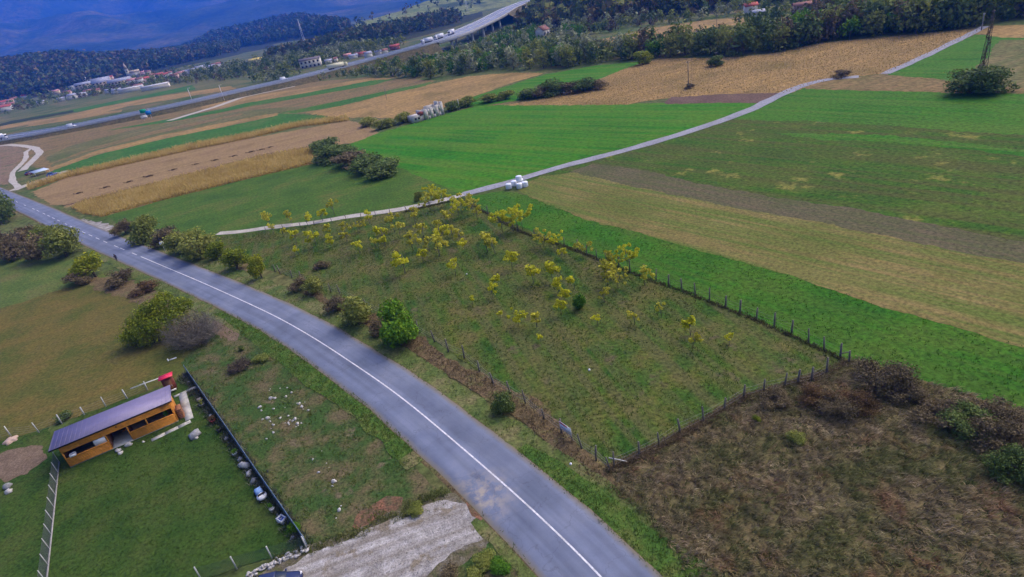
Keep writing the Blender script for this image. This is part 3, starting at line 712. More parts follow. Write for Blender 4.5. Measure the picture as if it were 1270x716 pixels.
M['bark'] = solid_mat('bark', (0.09, 0.07, 0.05), 0.95, 0.3, 6.0)
M['bark_grey'] = solid_mat('grey_bark', (0.16, 0.145, 0.12), 0.95, 0.3, 6.0)
LM = {
 'yellow': leaf_mat('yellow_leaves', [(0.34, 0.36, 0.02), (0.54, 0.54, 0.03), (0.72, 0.68, 0.05)], 0.5, 0.8),
 'olivey': leaf_mat('faded_yellow_leaves', [(0.3036, 0.3036, 0.0270), (0.4692, 0.4416, 0.0450), (0.6348, 0.5796, 0.0720)], 0.35, 0.8),
 'ygreen': leaf_mat('yellow_green_leaves', [(0.0743, 0.1235, 0.0138), (0.1890, 0.2340, 0.0184), (0.3780, 0.3770, 0.0253)], 0.3, 0.45),
 'green': leaf_mat('green_leaves', [(0.0310, 0.0920, 0.0101), (0.0776, 0.1918, 0.0152), (0.1863, 0.3068, 0.0202)], 0.3, 0.6),
 'dark': leaf_mat('dark_green_leaves', [(0.0474, 0.0813, 0.0228), (0.0984, 0.1463, 0.0354), (0.1914, 0.2275, 0.0607)], 0.2, 0.5),
 'olive': leaf_mat('olive_leaves', [(0.1048, 0.1342, 0.0278), (0.2054, 0.2339, 0.0473), (0.3563, 0.3451, 0.0779)], 0.25, 0.5),
 'brown': leaf_mat('brown_leaves', [(0.0776, 0.0644, 0.0354), (0.1397, 0.1104, 0.0582), (0.2329, 0.1764, 0.0886)], 0.2, 0.6),
 'rust': leaf_mat('rusty_leaves', [(0.0575, 0.0425, 0.0220), (0.1265, 0.0802, 0.0374), (0.1955, 0.1180, 0.0495)], 0.25, 0.6),
 'willow': leaf_mat('silvery_leaves', [(0.1550, 0.1787, 0.0835), (0.2734, 0.2925, 0.1455), (0.4556, 0.4550, 0.2530)], 0.2, 0.3),
 'gold': leaf_mat('golden_leaves', [(0.16, 0.12, 0.012), (0.30, 0.21, 0.015), (0.42, 0.30, 0.02)], 0.3, 0.4),
}
def variant(w, h, nl, size, nlob, kind, seed, z0=0.25, lob=0.42, r0=None, bark='bark', drop=0.0, stems=1, shell=0.3):
    rg = np.random.default_rng(seed)
    cl = lobes(w, h, nlob, rg, z0, lob, drop)
    V, Fq = leaves(cl, nl, size, rg, shell=shell)
    cm = mesh('crown', V, Fq, LM[kind])
    tm = trunk_mb(cl, r0 or w * 0.03, rg, stems=stems).data('trunk', M[bark], True)
    return cm, tm

def plant(name, label, cat, var, loc, scale=1.0, rz=None, group=None, sz=None):
    r = thing(name, label, cat, loc, R.random() * 6.28 if rz is None else rz, group)
    s = (scale, scale, scale * (sz or 1.0))
    link('crown', var[0], r, scale=s); link('trunk' if cat == 'tree' else 'stem', var[1], r, scale=s)
    return r
#PART2

# ------------------------------------------------------------------ grass, stubble and corn (uncountable cover)
def scatter(poly, dens, rg, maxn=200000, maxr=1e9, patch=None):
    poly = np.asarray(poly); lo, hi = poly.min(0), poly.max(0)
    n = int(min(dens * (hi - lo).prod(), maxn * 4)); P = lo + rg.random((n, 2)) * (hi - lo)
    r = np.linalg.norm(P, axis=1); P = P[(r < maxr) & (P[:, 1] > 14)]
    P = P[inside(P, poly)]
    if patch:
        k = fbm(P[:, 0] / patch, P[:, 1] / patch, 3, 91) * 0.5 + 0.55; P = P[rg.random(len(P)) < k]
    return P[:maxn]

def blades(P, k, h, w, spread, lean, rg, out=0.5, z=0.0):
    "k bent blades at every point; returns vertices and face arrays"
    n = len(P) * k
    B = np.repeat(P, k, 0); a = rg.random(n) * 2 * math.pi
    hh = h * (0.55 + 0.75 * rg.random(n)) * np.repeat(0.7 + 0.6 * rg.random(len(P)), k)
    d = np.stack([np.cos(a), np.sin(a)], 1)
    b = B + d * (spread * rg.random(n))[:, None]
    ln = d * out * rg.random(n)[:, None] + np.asarray(lean) + 0.15 * rg.normal(size=(n, 2))
    t = np.stack([-d[:, 1], d[:, 0]], 1) * (w * (0.6 + 0.8 * rg.random(n)))[:, None] * 0.5
    m = b + ln * (hh * 0.42)[:, None]; e = b + ln * (hh * 1.05)[:, None]
    V = np.empty((n, 5, 3)); z0 = np.zeros(n) + z
    V[:, 0] = np.column_stack([b - t, z0]); V[:, 1] = np.column_stack([b + t, z0])
    V[:, 2] = np.column_stack([m + t * 0.8, z0 + hh * 0.62]); V[:, 3] = np.column_stack([m - t * 0.8, z0 + hh * 0.62])
    V[:, 4] = np.column_stack([e, z0 + hh * (0.95 - 0.25 * np.linalg.norm(ln, axis=1))])
    i = np.arange(n) * 5
    return V.reshape(-1, 3), [np.stack([i, i + 1, i + 2, i + 3], 1), np.stack([i + 3, i + 2, i + 4], 1)]

def tris(P, k, h, w, spread, rg, z=0.0, lean=(0, 0)):
    n = len(P) * k; B = np.repeat(P, k, 0); a = rg.random(n) * 2 * math.pi
    d = np.stack([np.cos(a), np.sin(a)], 1); b = B + d * (spread * rg.random(n) ** 0.7)[:, None]
    hh = h * (0.5 + rg.random(n)); t = np.stack([-d[:, 1], d[:, 0]], 1) * (w * (0.6 + 0.8 * rg.random(n)))[:, None] * 0.5
    e = b + (d * 0.5 * rg.random(n)[:, None] + 0.3 * rg.normal(size=(n, 2)) + np.asarray(lean)) * hh[:, None]
    V = np.empty((n, 3, 3)); zz = np.zeros(n) + z
    V[:, 0] = np.column_stack([b - t, zz]); V[:, 1] = np.column_stack([b + t, zz]); V[:, 2] = np.column_stack([e, zz + hh])
    return V.reshape(-1, 3), np.arange(3 * n).reshape(n, 3)

def stuff(name, V, Fs, mat, label, cat):
    return tag(link(name, mesh(name, V, Fs, mat)), label, cat, None, 'stuff')

LM['dry'] = leaf_mat('dry_grass', [(0.0586, 0.0528, 0.0261), (0.1562, 0.1295, 0.0665), (0.2995, 0.2311, 0.1248), (0.5989, 0.4886, 0.2970)], 0.35, 0.7, ((0.16, [(0.0651, 0.0818, 0.0238), (0.1302, 0.1453, 0.0428), (0.2474, 0.2377, 0.0832)], 0.47), (0.22, [(0.1172, 0.0660, 0.0356), (0.2474, 0.1387, 0.0713), (0.3906, 0.2509, 0.1307)], 0.54)))
LM['under'] = leaf_mat('undergrowth', [(0.0585, 0.0878, 0.0216), (0.1105, 0.1350, 0.0360), (0.1950, 0.1890, 0.0600)], 0.35, 0.3)
LM['short'] = leaf_mat('short_grass', [(0.0436, 0.0911, 0.0125), (0.0802, 0.1263, 0.0200), (0.1353, 0.1552, 0.0350)], 0.45, 0.16, ((0.22, [(0.0638, 0.0598, 0.0268), (0.1170, 0.1035, 0.0446), (0.1809, 0.1610, 0.0714)], 0.54),))
LM['lawn'] = leaf_mat('lawn_grass', [(0.0285, 0.0675, 0.0117), (0.0480, 0.0900, 0.0156), (0.0788, 0.1008, 0.0260)], 0.45, 0.25)
LM['lush'] = leaf_mat('lush_grass', [(0.050, 0.110, 0.016), (0.082, 0.145, 0.022), (0.135, 0.165, 0.038)], 0.45, 0.3)
LM['bank'] = leaf_mat('brown_weeds', [(0.0900, 0.0700, 0.0345), (0.1800, 0.1313, 0.0667), (0.2880, 0.2125, 0.1150)], 0.35, 0.5)
LM['fence'] = leaf_mat('fence_weeds', [(0.035, 0.045, 0.018), (0.075, 0.075, 0.03), (0.13, 0.11, 0.05)], 0.3, 0.4)
LM['corn'] = leaf_mat('ripe_corn', [(0.3450, 0.2360, 0.0633), (0.5290, 0.3894, 0.1150), (0.6670, 0.5192, 0.1955)], 0.45, 0.12)
LM['ripe'] = leaf_mat('ripe_crop', [(0.22, 0.165, 0.06), (0.34, 0.24, 0.095), (0.44, 0.32, 0.14)], 0.3, 0.07)
LM['stripg'] = leaf_mat('strip_grass', [(0.0374, 0.1144, 0.0126), (0.0585, 0.1540, 0.0168), (0.0936, 0.1584, 0.0280)], 0.45, 0.2)

LM['border'] = leaf_mat('border_weeds', [(0.05, 0.07, 0.03), (0.11, 0.12, 0.075), (0.22, 0.22, 0.17)], 0.3, 0.6)
wr = wpoly(ROUGH); rg = np.random.default_rng(101)
P = scatter(wr, 7.5, rg, 22000, 80)
kk = rg.random(len(P)) < 0.62
V1, F1 = blades(P[kk], 14, 0.42, 0.06, 0.30, (0.85, -0.30), rg, 0.6, 0.05)
V2, F2 = blades(P[~kk], 12, 0.36, 0.06, 0.42, (0.25, -0.85), rg, 0.9, 0.05)
V = np.concatenate([V1, V2]); Fs = [np.concatenate([a, b + len(V1)]) for a, b in zip(F1, F2)]
stuff('rough_grass', V, Fs, LM['dry'], 'tangled brown dry grass right of the road below the orchard fence', 'dry grass')
P = scatter(wr, 2.2, rg, 9000, 80, 4.0)
V, Fs = blades(P, 9, 0.28, 0.06, 0.34, (0.3, -0.2), rg, 0.9, 0.05)
stuff('green_undergrowth', V, Fs, LM['under'], 'olive green growth showing between the tangled dry grass', 'grass')
P = scatter(wpoly(ORCH), 8.0, rg, 52000, 150, 5.0)
V, Fs = tris(P, 4, 0.15, 0.08, 0.26, rg, 0.045)
stuff('orchard_turf', V, Fs, LM['short'], 'tufted olive green grass under the yellow saplings', 'grass')
P = scatter(wpoly(LAWN), 9.0, rg, 12000, 110, 2.0)
V, Fs = tris(P, 4, 0.10, 0.05, 0.2, rg, 0.045)
stuff('lawn_turf', V, Fs, LM['lawn'], 'short dark green lawn grass in the fenced yard', 'grass')
P = np.concatenate([scatter(p, 14.0, rg, 14000, 130) for p in (VL2, VR2)])
V, Fs = tris(P, 4, 0.16, 0.07, 0.24, rg, 0.09)
stuff('verge_grass', V, Fs, LM['lush'], 'lush green grass along the edges of the asphalt', 'grass')
P = np.concatenate([scatter(p, 5.0, rg, 14000, 130, 1.5) for p in (VR, VL, VL3)])
V, Fs = tris(P, 4, 0.22, 0.07, 0.22, rg, 0.08)
stuff('verge_grass', V, Fs, LM['short'], 'short mixed grass of the roadside verges', 'grass')
P = scatter(BANK, 10.0, rg, 16000, 140)
V, Fs = blades(P, 5, 0.22, 0.055, 0.3, (0.4, -0.4), rg, 1.0, 0.07)
stuff('bank_weeds', V, Fs, LM['bank'], 'dead brown weeds on the bank between road and orchard fence', 'weeds')
P = np.concatenate([scatter(wpoly(RUB), 4.0, rg, 9000, 130, 1.6)])
V, Fs = tris(P, 5, 0.22, 0.07, 0.25, rg, 0.035)
stuff('waste_grass', V, Fs, LM['short'], 'patchy grass of the stony waste ground left of the road', 'grass')
FLI = [(228, 466), (262, 512), (300, 566), (340, 622), (378, 681)]
P = resample(wpoly(FLI), 0.1); P = P[rg.integers(0, len(P), 900)] + rg.normal(size=(900, 2)) * 0.35
V, Fs = blades(P, 7, 0.4, 0.07, 0.25, (0, 0), rg, 0.9, 0.05)
stuff('border_weeds', V, Fs, LM['border'], 'grey-green weeds of the border along the screened yard fence', 'weeds')
P = scatter(wpoly(STRIP), 3.0, rg, 36000, 125, 3.0)
V, Fs = tris(P, 4, 0.13, 0.09, 0.28, rg, 0.035)
stuff('strip_turf', V, Fs, LM['stripg'], 'bright green grass strip beyond the orchard fence', 'grass')

def corn(name, px, rows, step, h, mat, label, rg, maxn, k=5, w=0.16, jit=0.2):
    poly = wpoly(px); ca, sa = math.cos(a_left), math.sin(a_left)
    Q = poly @ np.array([[ca, -sa], [sa, ca]])
    lo, hi = Q.min(0), Q.max(0)
    gx, gy = np.meshgrid(np.arange(lo[0], hi[0], step), np.arange(lo[1], hi[1], rows))
    g = np.stack([gx.ravel(), gy.ravel()], 1) + rg.normal(size=(gx.size, 2)) * [step * 0.3, jit * rows]
    P = g @ np.array([[ca, sa], [-sa, ca]]); P = P[inside(P, poly)]
    if len(P) > maxn: P = P[rg.choice(len(P), maxn, False)]
    V, Fs = blades(P, k, h, w, 0.15, (0, 0), rg, 0.55, 0.04)
    return stuff(name, V, Fs, mat, label, 'corn')
corn('corn_stand', CORN_A, 0.8, 0.45, 1.25, LM['corn'], 'ripe golden corn in the strip left of the dark shrubs', rg, 12000)
corn('corn_stand', CORN_B, 0.8, 0.6, 1.6, LM['corn'], 'narrow strip of dry corn above the bare stubble field', rg, 9000)
corn('ripe_crop', FIELD_T, 1.0, 0.8, 0.18, LM['ripe'], 'wide tan field of ripe crop below the right hand wood', rg, 60000, 2, 0.30)

def line_weeds(px, n, h, rg):
    C = resample(wpoly(px), 0.2); P = C[rg.integers(0, len(C), n)] + rg.normal(size=(n, 2)) * 0.2
    return blades(P, 6, h, 0.06, 0.25, (0, 0), rg, 0.8, 0.06)
FL1 = [(1053, 451), (1003, 427), (938, 398), (862, 368), (781, 338), (716, 312), (643, 287), (588, 256), (560, 250), (500, 264)]
FL2 = [(757, 583), (818, 555), (873, 525), (922, 495), (1025, 466), (1053, 451)]
V, Fs = line_weeds(FL1, 1900, 0.22, rg)
stuff('fence_weeds', V, Fs, LM['fence'], 'dark unmown weeds along the foot of the far orchard fence', 'weeds')
V, Fs = line_weeds(FL2, 2000, 0.34, rg)
stuff('fence_weeds', V, Fs, LM['bank'], 'brown weeds along the foot of the lower orchard fence', 'weeds')

GD = wpoly([(352, 703), (430, 670), (520, 634), (570, 620), (600, 648), (566, 688), (540, 712), (480, 740), (340, 740)])
P = scatter(GD, 9.0, rg, 1500, 70)
V, Fs = tris(P, 3, 0.035, 0.11, 0.05, rg, 0.075)
stuff('gravel_stones', V, Fs, solid_mat('loose_stones', (0.30, 0.29, 0.27), 0.9, 0.35, 4.0), 'loose pale stones lying on the gravel drive', 'gravel')
P = rough_edge(wpoly([(345, 700), (385, 681), (430, 666), (470, 648), (520, 630), (556, 613)]), 0.5, 5)[:-30]; P = P[rg.integers(0, len(P), 500)] + rg.normal(size=(500, 2)) * 0.3
V, Fs = blades(P, 6, 0.22, 0.05, 0.25, (0, 0), rg, 0.9, 0.07)
stuff('drive_weeds', V, Fs, LM['under'], 'weeds straggling along the upper edge of the gravel drive', 'weeds')

# ------------------------------------------------------------------ woods on the hills (read as one mass)
def crowns_on(V3, n, size, nq, rg, kinds, jmax=None, zmin=2.0):
    "many small crowns standing on a hill's surface"
    m, nz, _ = V3.shape; jm = jmax or nz // 2 + 2
    tm = []
    for s in range(8):
        cl = lobes(1.0, 1.15, 5, rg, 0.1, 0.62)
        tm.append(leaves(cl, nq, 0.42 if nq < 15 else 0.34, rg)[0])
    i = rg.integers(0, m - 1, n); jf = rg.random(n) * (jm - 1); j = jf.astype(int)
    u, v = rg.random(n)[:, None], (jf - j)[:, None]
    p = (V3[i, j] * (1 - u) + V3[i + 1, j] * u) * (1 - v) + (V3[i, j + 1] * (1 - u) + V3[i + 1, j + 1] * u) * v
    p = p[p[:, 2] > zmin]; n = len(p)
    s = size * (0.65 + 0.7 * rg.random(n)); t = rg.integers(0, 8, n); a = rg.random(n) * 6.28
    T = np.stack(tm)[t]; ca, sa = np.cos(a)[:, None], np.sin(a)[:, None]
    x = T[:, :, 0] * ca - T[:, :, 1] * sa; y = T[:, :, 0] * sa + T[:, :, 1] * ca
    Q = np.stack([x, y, T[:, :, 2]], -1) * s[:, None, None] + (p - [0, 0, 1.0])[:, None, :]
    fm = np.repeat(rg.choice(len(kinds), n, p=[k[1] for k in kinds]), nq)
    return Q.reshape(-1, 3), np.arange(Q.shape[0] * Q.shape[1]).reshape(-1, 4), fm, [LM[k[0]] for k in kinds]
LM['fdark'] = leaf_mat('forest_dark', [(0.0299, 0.0503, 0.0179), (0.0552, 0.0808, 0.0250), (0.0978, 0.1202, 0.0357)], 0.15, 0.05)
LM['fautumn'] = leaf_mat('forest_autumn', [(0.0600, 0.0576, 0.0220), (0.1080, 0.0900, 0.0286), (0.1920, 0.1380, 0.0374)], 0.15, 0.05)
def wood(label, V3, n, size, nq, seed, kinds, zmin=2.0, jmax=None):
    V, Fq, fm, ms = crowns_on(V3, n, size, nq, np.random.default_rng(seed), kinds, jmax, zmin)
    tag(link('forest', mesh('forest', V, Fq, ms, fm)), label, 'forest', None, 'stuff')
wood('dark forest covering the low hill behind the town', VT, 6500, 16, 24, 1, [('fdark', .7), ('fautumn', .3)])
wood('bluish forest on the hill with the mast, farther back', VM, 4500, 22, 16, 2, [('fdark', .75), ('fautumn', .25)])
wood('dark wood on the ridge behind the viaduct', VW, 2600, 11, 16, 3, [('fdark', .72), ('fautumn', .28)])
wood('mixed autumn forest on the steep hillside at the top right', VR_, 5200, 11, 26, 4, [('fdark', .5), ('fautumn', .32), ('olive', .15), ('gold', .03)], 1.0)
wood('scattered copses on the pale pasture hill', VP, 160, 12, 14, 5, [('fdark', .8), ('fautumn', .2)], 1.5)

# ------------------------------------------------------------------ tree belts of the middle distance
FV = {}
for kd, s0 in (('dark', 300), ('olive', 320), ('willow', 340), ('brown', 360), ('green', 380)):
    FV[kd] = [variant(9.0, 10.0, 420, 1.15, 11, kd, s0 + i, 0.02, 0.5, 0.2) for i in range(3)]
GV = variant(9.0, 11.0, 420, 1.15, 11, 'gold', 399, 0.02, 0.5, 0.2)
def belt(px, n, seed, size, mind, kinds, zone, by_photo=False):
    rg = np.random.default_rng(seed); poly = np.array(px, float) if by_photo else wpoly(px); out = []
    lo, hi = poly.min(0), poly.max(0); tries = 0
    while len(out) < n and tries < n * 30:
        tries += 1
        p = lo + rg.random(2) * (hi - lo)
        if not inside(p[None], poly)[0]: continue
        if by_photo: p = G2(p)
        if any((p[0] - q[0][0]) ** 2 + (p[1] - q[0][1]) ** 2 < mind * mind for q in out): continue
        k = kinds[rg.integers(len(kinds))]; out.append((p, k, size * (0.65 + 0.6 * rg.random()), zone))
    return out
BA = [(386, 102), (451, 95), (501, 97), (540, 98), (577, 92), (620, 87), (650, 89), (701, 85), (741, 79), (720, 66), (690, 58), (730, 50), (700, 42), (655, 34), (620, 40), (585, 52), (540, 66), (500, 76), (460, 84), (420, 94)]
BB = [(783, 74), (820, 71), (920, 70), (967, 64), (1017, 53), (1080, 47), (1150, 41), (1212, 34), (1208, 22), (1150, 20), (1090, 22), (1030, 30), (985, 50), (930, 60), (850, 65), (800, 68)]
BC = [(1015, 50), (1210, 32), (1235, 26), (1290, 24), (1290, 4), (1200, 0), (1120, 2), (1040, 14)]
BD = [(305, 104), (345, 97), (380, 90), (365, 86), (330, 90), (290, 96), (245, 101), (250, 92), (300, 82), (330, 74), (380, 68), (430, 62), (500, 56), (500, 60), (470, 68), (430, 76), (400, 86), (355, 99)]
BE = [(690, 40), (735, 30), (780, 27), (830, 28), (915, 13), (1000, 5), (1000, 10), (920, 19), (840, 30), (780, 35), (735, 45)]
BF = [(925, 44), (960, 34), (1000, 26), (1040, 10), (1000, 8), (940, 24), (905, 30)]
BG = [(690, 86), (741, 79), (785, 73), (803, 67), (775, 62), (745, 65), (712, 62), (690, 70)]
TR = (belt(BG, 60, 7, 8.0, 4.0, ['willow', 'dark', 'olive', 'willow'], 'A') + belt(BA, 620, 1, 9.0, 4.2, ['dark', 'willow', 'olive', 'willow', 'green', 'dark'], 'A')
      + belt(BB, 200, 2, 11.0, 4.0, ['dark', 'dark', 'olive', 'brown', 'green'], 'B')
      + belt(BC, 190, 3, 11.5, 4.2, ['dark', 'dark', 'olive', 'brown'], 'C')
      + belt(BD, 460, 4, 10.5, 5.0, ['dark', 'olive', 'willow'], 'D', True)
      + belt(BE, 70, 5, 8.5, 6.0, ['willow', 'olive', 'brown', 'dark'], 'E')
      + belt(BF, 18, 6, 7.5, 6.0, ['dark', 'olive', 'brown'], 'F'))
MW2 = MWw[:, :2]
HPX = [G2(q) for q in ((386, 84), (378, 85), (394, 83), (432, 72), (440, 73), (451, 70), (459, 72), (490, 62), (318, 80), (678, 44), (409, 79), (263, 87), (270, 85), (242, 91), (512, 71), (522, 68), (532, 66), (545, 62))]
TQ = []
for p_, k_, h_, z_ in TR:
    dm = np.min(np.linalg.norm(MW2 - p_, axis=1))
    if dm < 20: continue
    if z_ == 'A' and dm < 75: h_ *= 0.42 + 0.4 * dm / 75
    d_ = np.linalg.norm(p_)
    for q_ in HPX:
        D_ = np.linalg.norm(q_); lat = abs(p_[0] * q_[1] - p_[1] * q_[0]) / D_
        if d_ < D_ + 8 and D_ - d_ < 110 and lat < 9: h_ *= 0.35 if D_ - d_ > 14 else 0.2
        if h_ < 1: break
    if h_ < 1.2: continue
    TQ.append((p_, k_, h_, z_))
TR = TQ
TR.sort(key=lambda t: -t[2] / np.linalg.norm(t[0]))
KW = {'dark': 'dark green', 'olive': 'olive green', 'willow': 'silvery grey-green', 'brown': 'brownish', 'green': 'fresh green'}
ZW = {'A': ('tree in the wooded belt between viaduct and tan fields', 'trees of the belt below the viaduct'),
      'B': ('tree along the upper edge of the ripe crop field', 'trees above the ripe crop field'),
      'C': ('tree in the dense wood at the upper right corner', 'trees of the upper right wood'),
      'D': ('tree on the far side of the motorway', 'trees beyond the motorway'),
      'E': ('tree at the foot of the steep autumn hillside', 'trees at the hill foot'),
      'F': ('tree among the small fields beside the far red roof', 'trees among the far small fields')}
def proj(p):
    i = W.T @ (np.array([p[0], p[1], 0.0]) - [0, 0, H]); return CX + F * i[0] / i[2], CY + F * i[1] / i[2]
LM_B = [(830, 'by the yellow corner bush'), (872, 'above the slender utility pole'), (912, 'above the post in the crop'), (960, 'above the crop middle'), (1030, 'above the ploughed patch'), (1110, 'above the track bend'), (1175, 'above the upper track'), (9999, 'at the track end')]
LM_C = [(1060, 'left of the concrete pole'), (1110, 'well left of the concrete pole'), (1160, 'up left of the concrete pole'), (1205, 'close left of the concrete pole'), (1240, 'behind the concrete pole'), (9999, 'at the right edge')]
LM_A = [(430, 'near the underpass'), (500, 'under the motorway hamlet'), (560, 'under the viaduct start'), (620, 'under the viaduct middle'), (680, 'near the red-brown roofed house'), (9999, 'by the bright green field')]
ROWS = {}
for t in TR[:290]:
    ROWS.setdefault(t[3], []).append(np.linalg.norm(t[0]))
ROWS = {k: np.percentile(v, [33, 67]) for k, v in ROWS.items()}
for p, kd, h, zn in TR[:290]:
    v = FV[kd][R.randrange(3)]
    x_, y_ = proj(p); d_ = np.linalg.norm(p); rw = 'front row' if d_ < ROWS[zn][0] else ('middle' if d_ < ROWS[zn][1] else 'back')
    lmk = [t for m_, t in {'A': LM_A, 'B': LM_B, 'C': LM_C}.get(zn, [(9999, '')]) if x_ < m_][0]
    lab = ('tall ' if h > 11.5 else 'low ' if h < 7.5 else '') + KW[kd] + ' ' + {'A': 'belt tree', 'B': 'crop edge tree', 'C': 'upper right wood tree'}.get(zn, ZW[zn][0]) + ((', ' + rw + ', ' + lmk) if lmk else ', ' + rw)
    plant('broadleaf_tree', lab, 'tree', v, (p[0], p[1], 0), h / 10.0, None, ZW[zn][1], 0.9 + 0.25 * R.random())
rest = TR[290:]
def merged(name, items, label, seed, nq=90):
    rg = np.random.default_rng(seed); Vs = []; fm = []; ks = ['dark', 'olive', 'willow', 'brown', 'green']
    tm = [leaves(lobes(0.85, 1.0, 7, rg, 0.06, 0.52), nq, 0.19, rg)[0] for _ in range(6)]
    for p, kd, h, zn in items:
        a = rg.random() * 6.28; T = tm[rg.integers(6)]; ca, sa = math.cos(a), math.sin(a)
        Vs.append(np.stack([T[:, 0] * ca - T[:, 1] * sa, T[:, 0] * sa + T[:, 1] * ca, T[:, 2]], 1) * h + [p[0], p[1], 0]); fm += [ks.index(kd)] * nq
    V = np.concatenate(Vs)
    return tag(link(name, mesh(name, V, np.arange(len(V)).reshape(-1, 4), [LM[k] for k in ks], fm)), label, 'wood', None, 'stuff')
for x_, y_, s_ in ((843, 17, 1.25), (851, 16, 1.35), (859, 14, 1.1)):
    p_ = G(x_, y_); plant('broadleaf_tree', {843: 'golden autumn tree, left of three on the dark hillside', 851: 'golden autumn tree, middle of three on the dark hillside', 859: 'golden autumn tree, right of three on the dark hillside'}[x_], 'tree', GV, (p_[0], p_[1], 6.0), s_, None, 'golden trees on the hillside')
if rest: merged('far_wood', rest, 'far trees that melt together beyond the nearer belts', 9)

# town trees, far off and reading as one green mass between the roofs
BT = [(-60, 152), (10, 142), (60, 131), (110, 121), (170, 113), (230, 105), (300, 99), (340, 92), (330, 80), (260, 82), (200, 91), (140, 102), (60, 115), (-60, 132)]
merged('town_greenery', belt(BT, 520, 12, 9.0, 7.0, ['dark', 'olive', 'dark', 'brown'], 'T', True), 'dark trees between the houses of the far town', 13, 60)

# ------------------------------------------------------------------ shrubs and single trees near the road
SV = {}
SV['brown_n'] = [variant(4.6, 2.6, 9000, 0.15, 20, 'brown', 171 + i, 0.0, 0.36, 0.04, stems=6, shell=0.8) for i in range(2)]
SV['rust_n'] = [variant(4.6, 2.2, 8000, 0.14, 20, 'rust', 181 + i, 0.0, 0.36, 0.04, stems=6, shell=0.8) for i in range(2)]
SV['dark_n'] = [variant(4.6, 2.6, 9000, 0.15, 20, 'dark', 191 + i, 0.0, 0.36, 0.04, stems=6, shell=0.6) for i in range(2)]
SV['green'] = [variant(4.0, 4.2, 5200, 0.26, 14, 'green', 31, 0.02, 0.45, 0.07, stems=4), variant(4.0, 3.6, 4200, 0.26, 12, 'green', 32, 0.02, 0.45, 0.07, stems=4)]
SV['olive'] = [variant(4.4, 3.6, 3600, 0.27, 14, 'olive', 41 + i, 0.02, 0.45, 0.06, stems=4) for i in range(2)]
SV['ygreen'] = [variant(4.0, 3.8, 3200, 0.26, 13, 'ygreen', 51 + i, 0.02, 0.45, 0.06, stems=4) for i in range(2)]
SV['dark'] = [variant(4.4, 3.4, 3600, 0.27, 14, 'dark', 61 + i, 0.02, 0.45, 0.06, stems=4) for i in range(2)]
SV['brown'] = [variant(4.6, 3.0, 3000, 0.24, 15, 'brown', 71 + i, 0.02, 0.42, 0.05, stems=5, shell=0.8) for i in range(2)]
SV['rust'] = [variant(4.6, 2.6, 2600, 0.24, 15, 'rust', 81 + i, 0.02, 0.42, 0.05, stems=5, shell=0.8) for i in range(2)]
WID = {'brown_n': 4.6, 'rust_n': 4.6, 'dark_n': 4.6, 'green': 4.0, 'olive': 4.4, 'ygreen': 4.0, 'dark': 4.4, 'brown': 4.6, 'rust': 4.6}
HEI = {'brown_n': 2.6, 'rust_n': 2.2, 'dark_n': 2.6, 'green': 4.2, 'olive': 3.6, 'ygreen': 3.8, 'dark': 3.4, 'brown': 3.0, 'rust': 2.6}
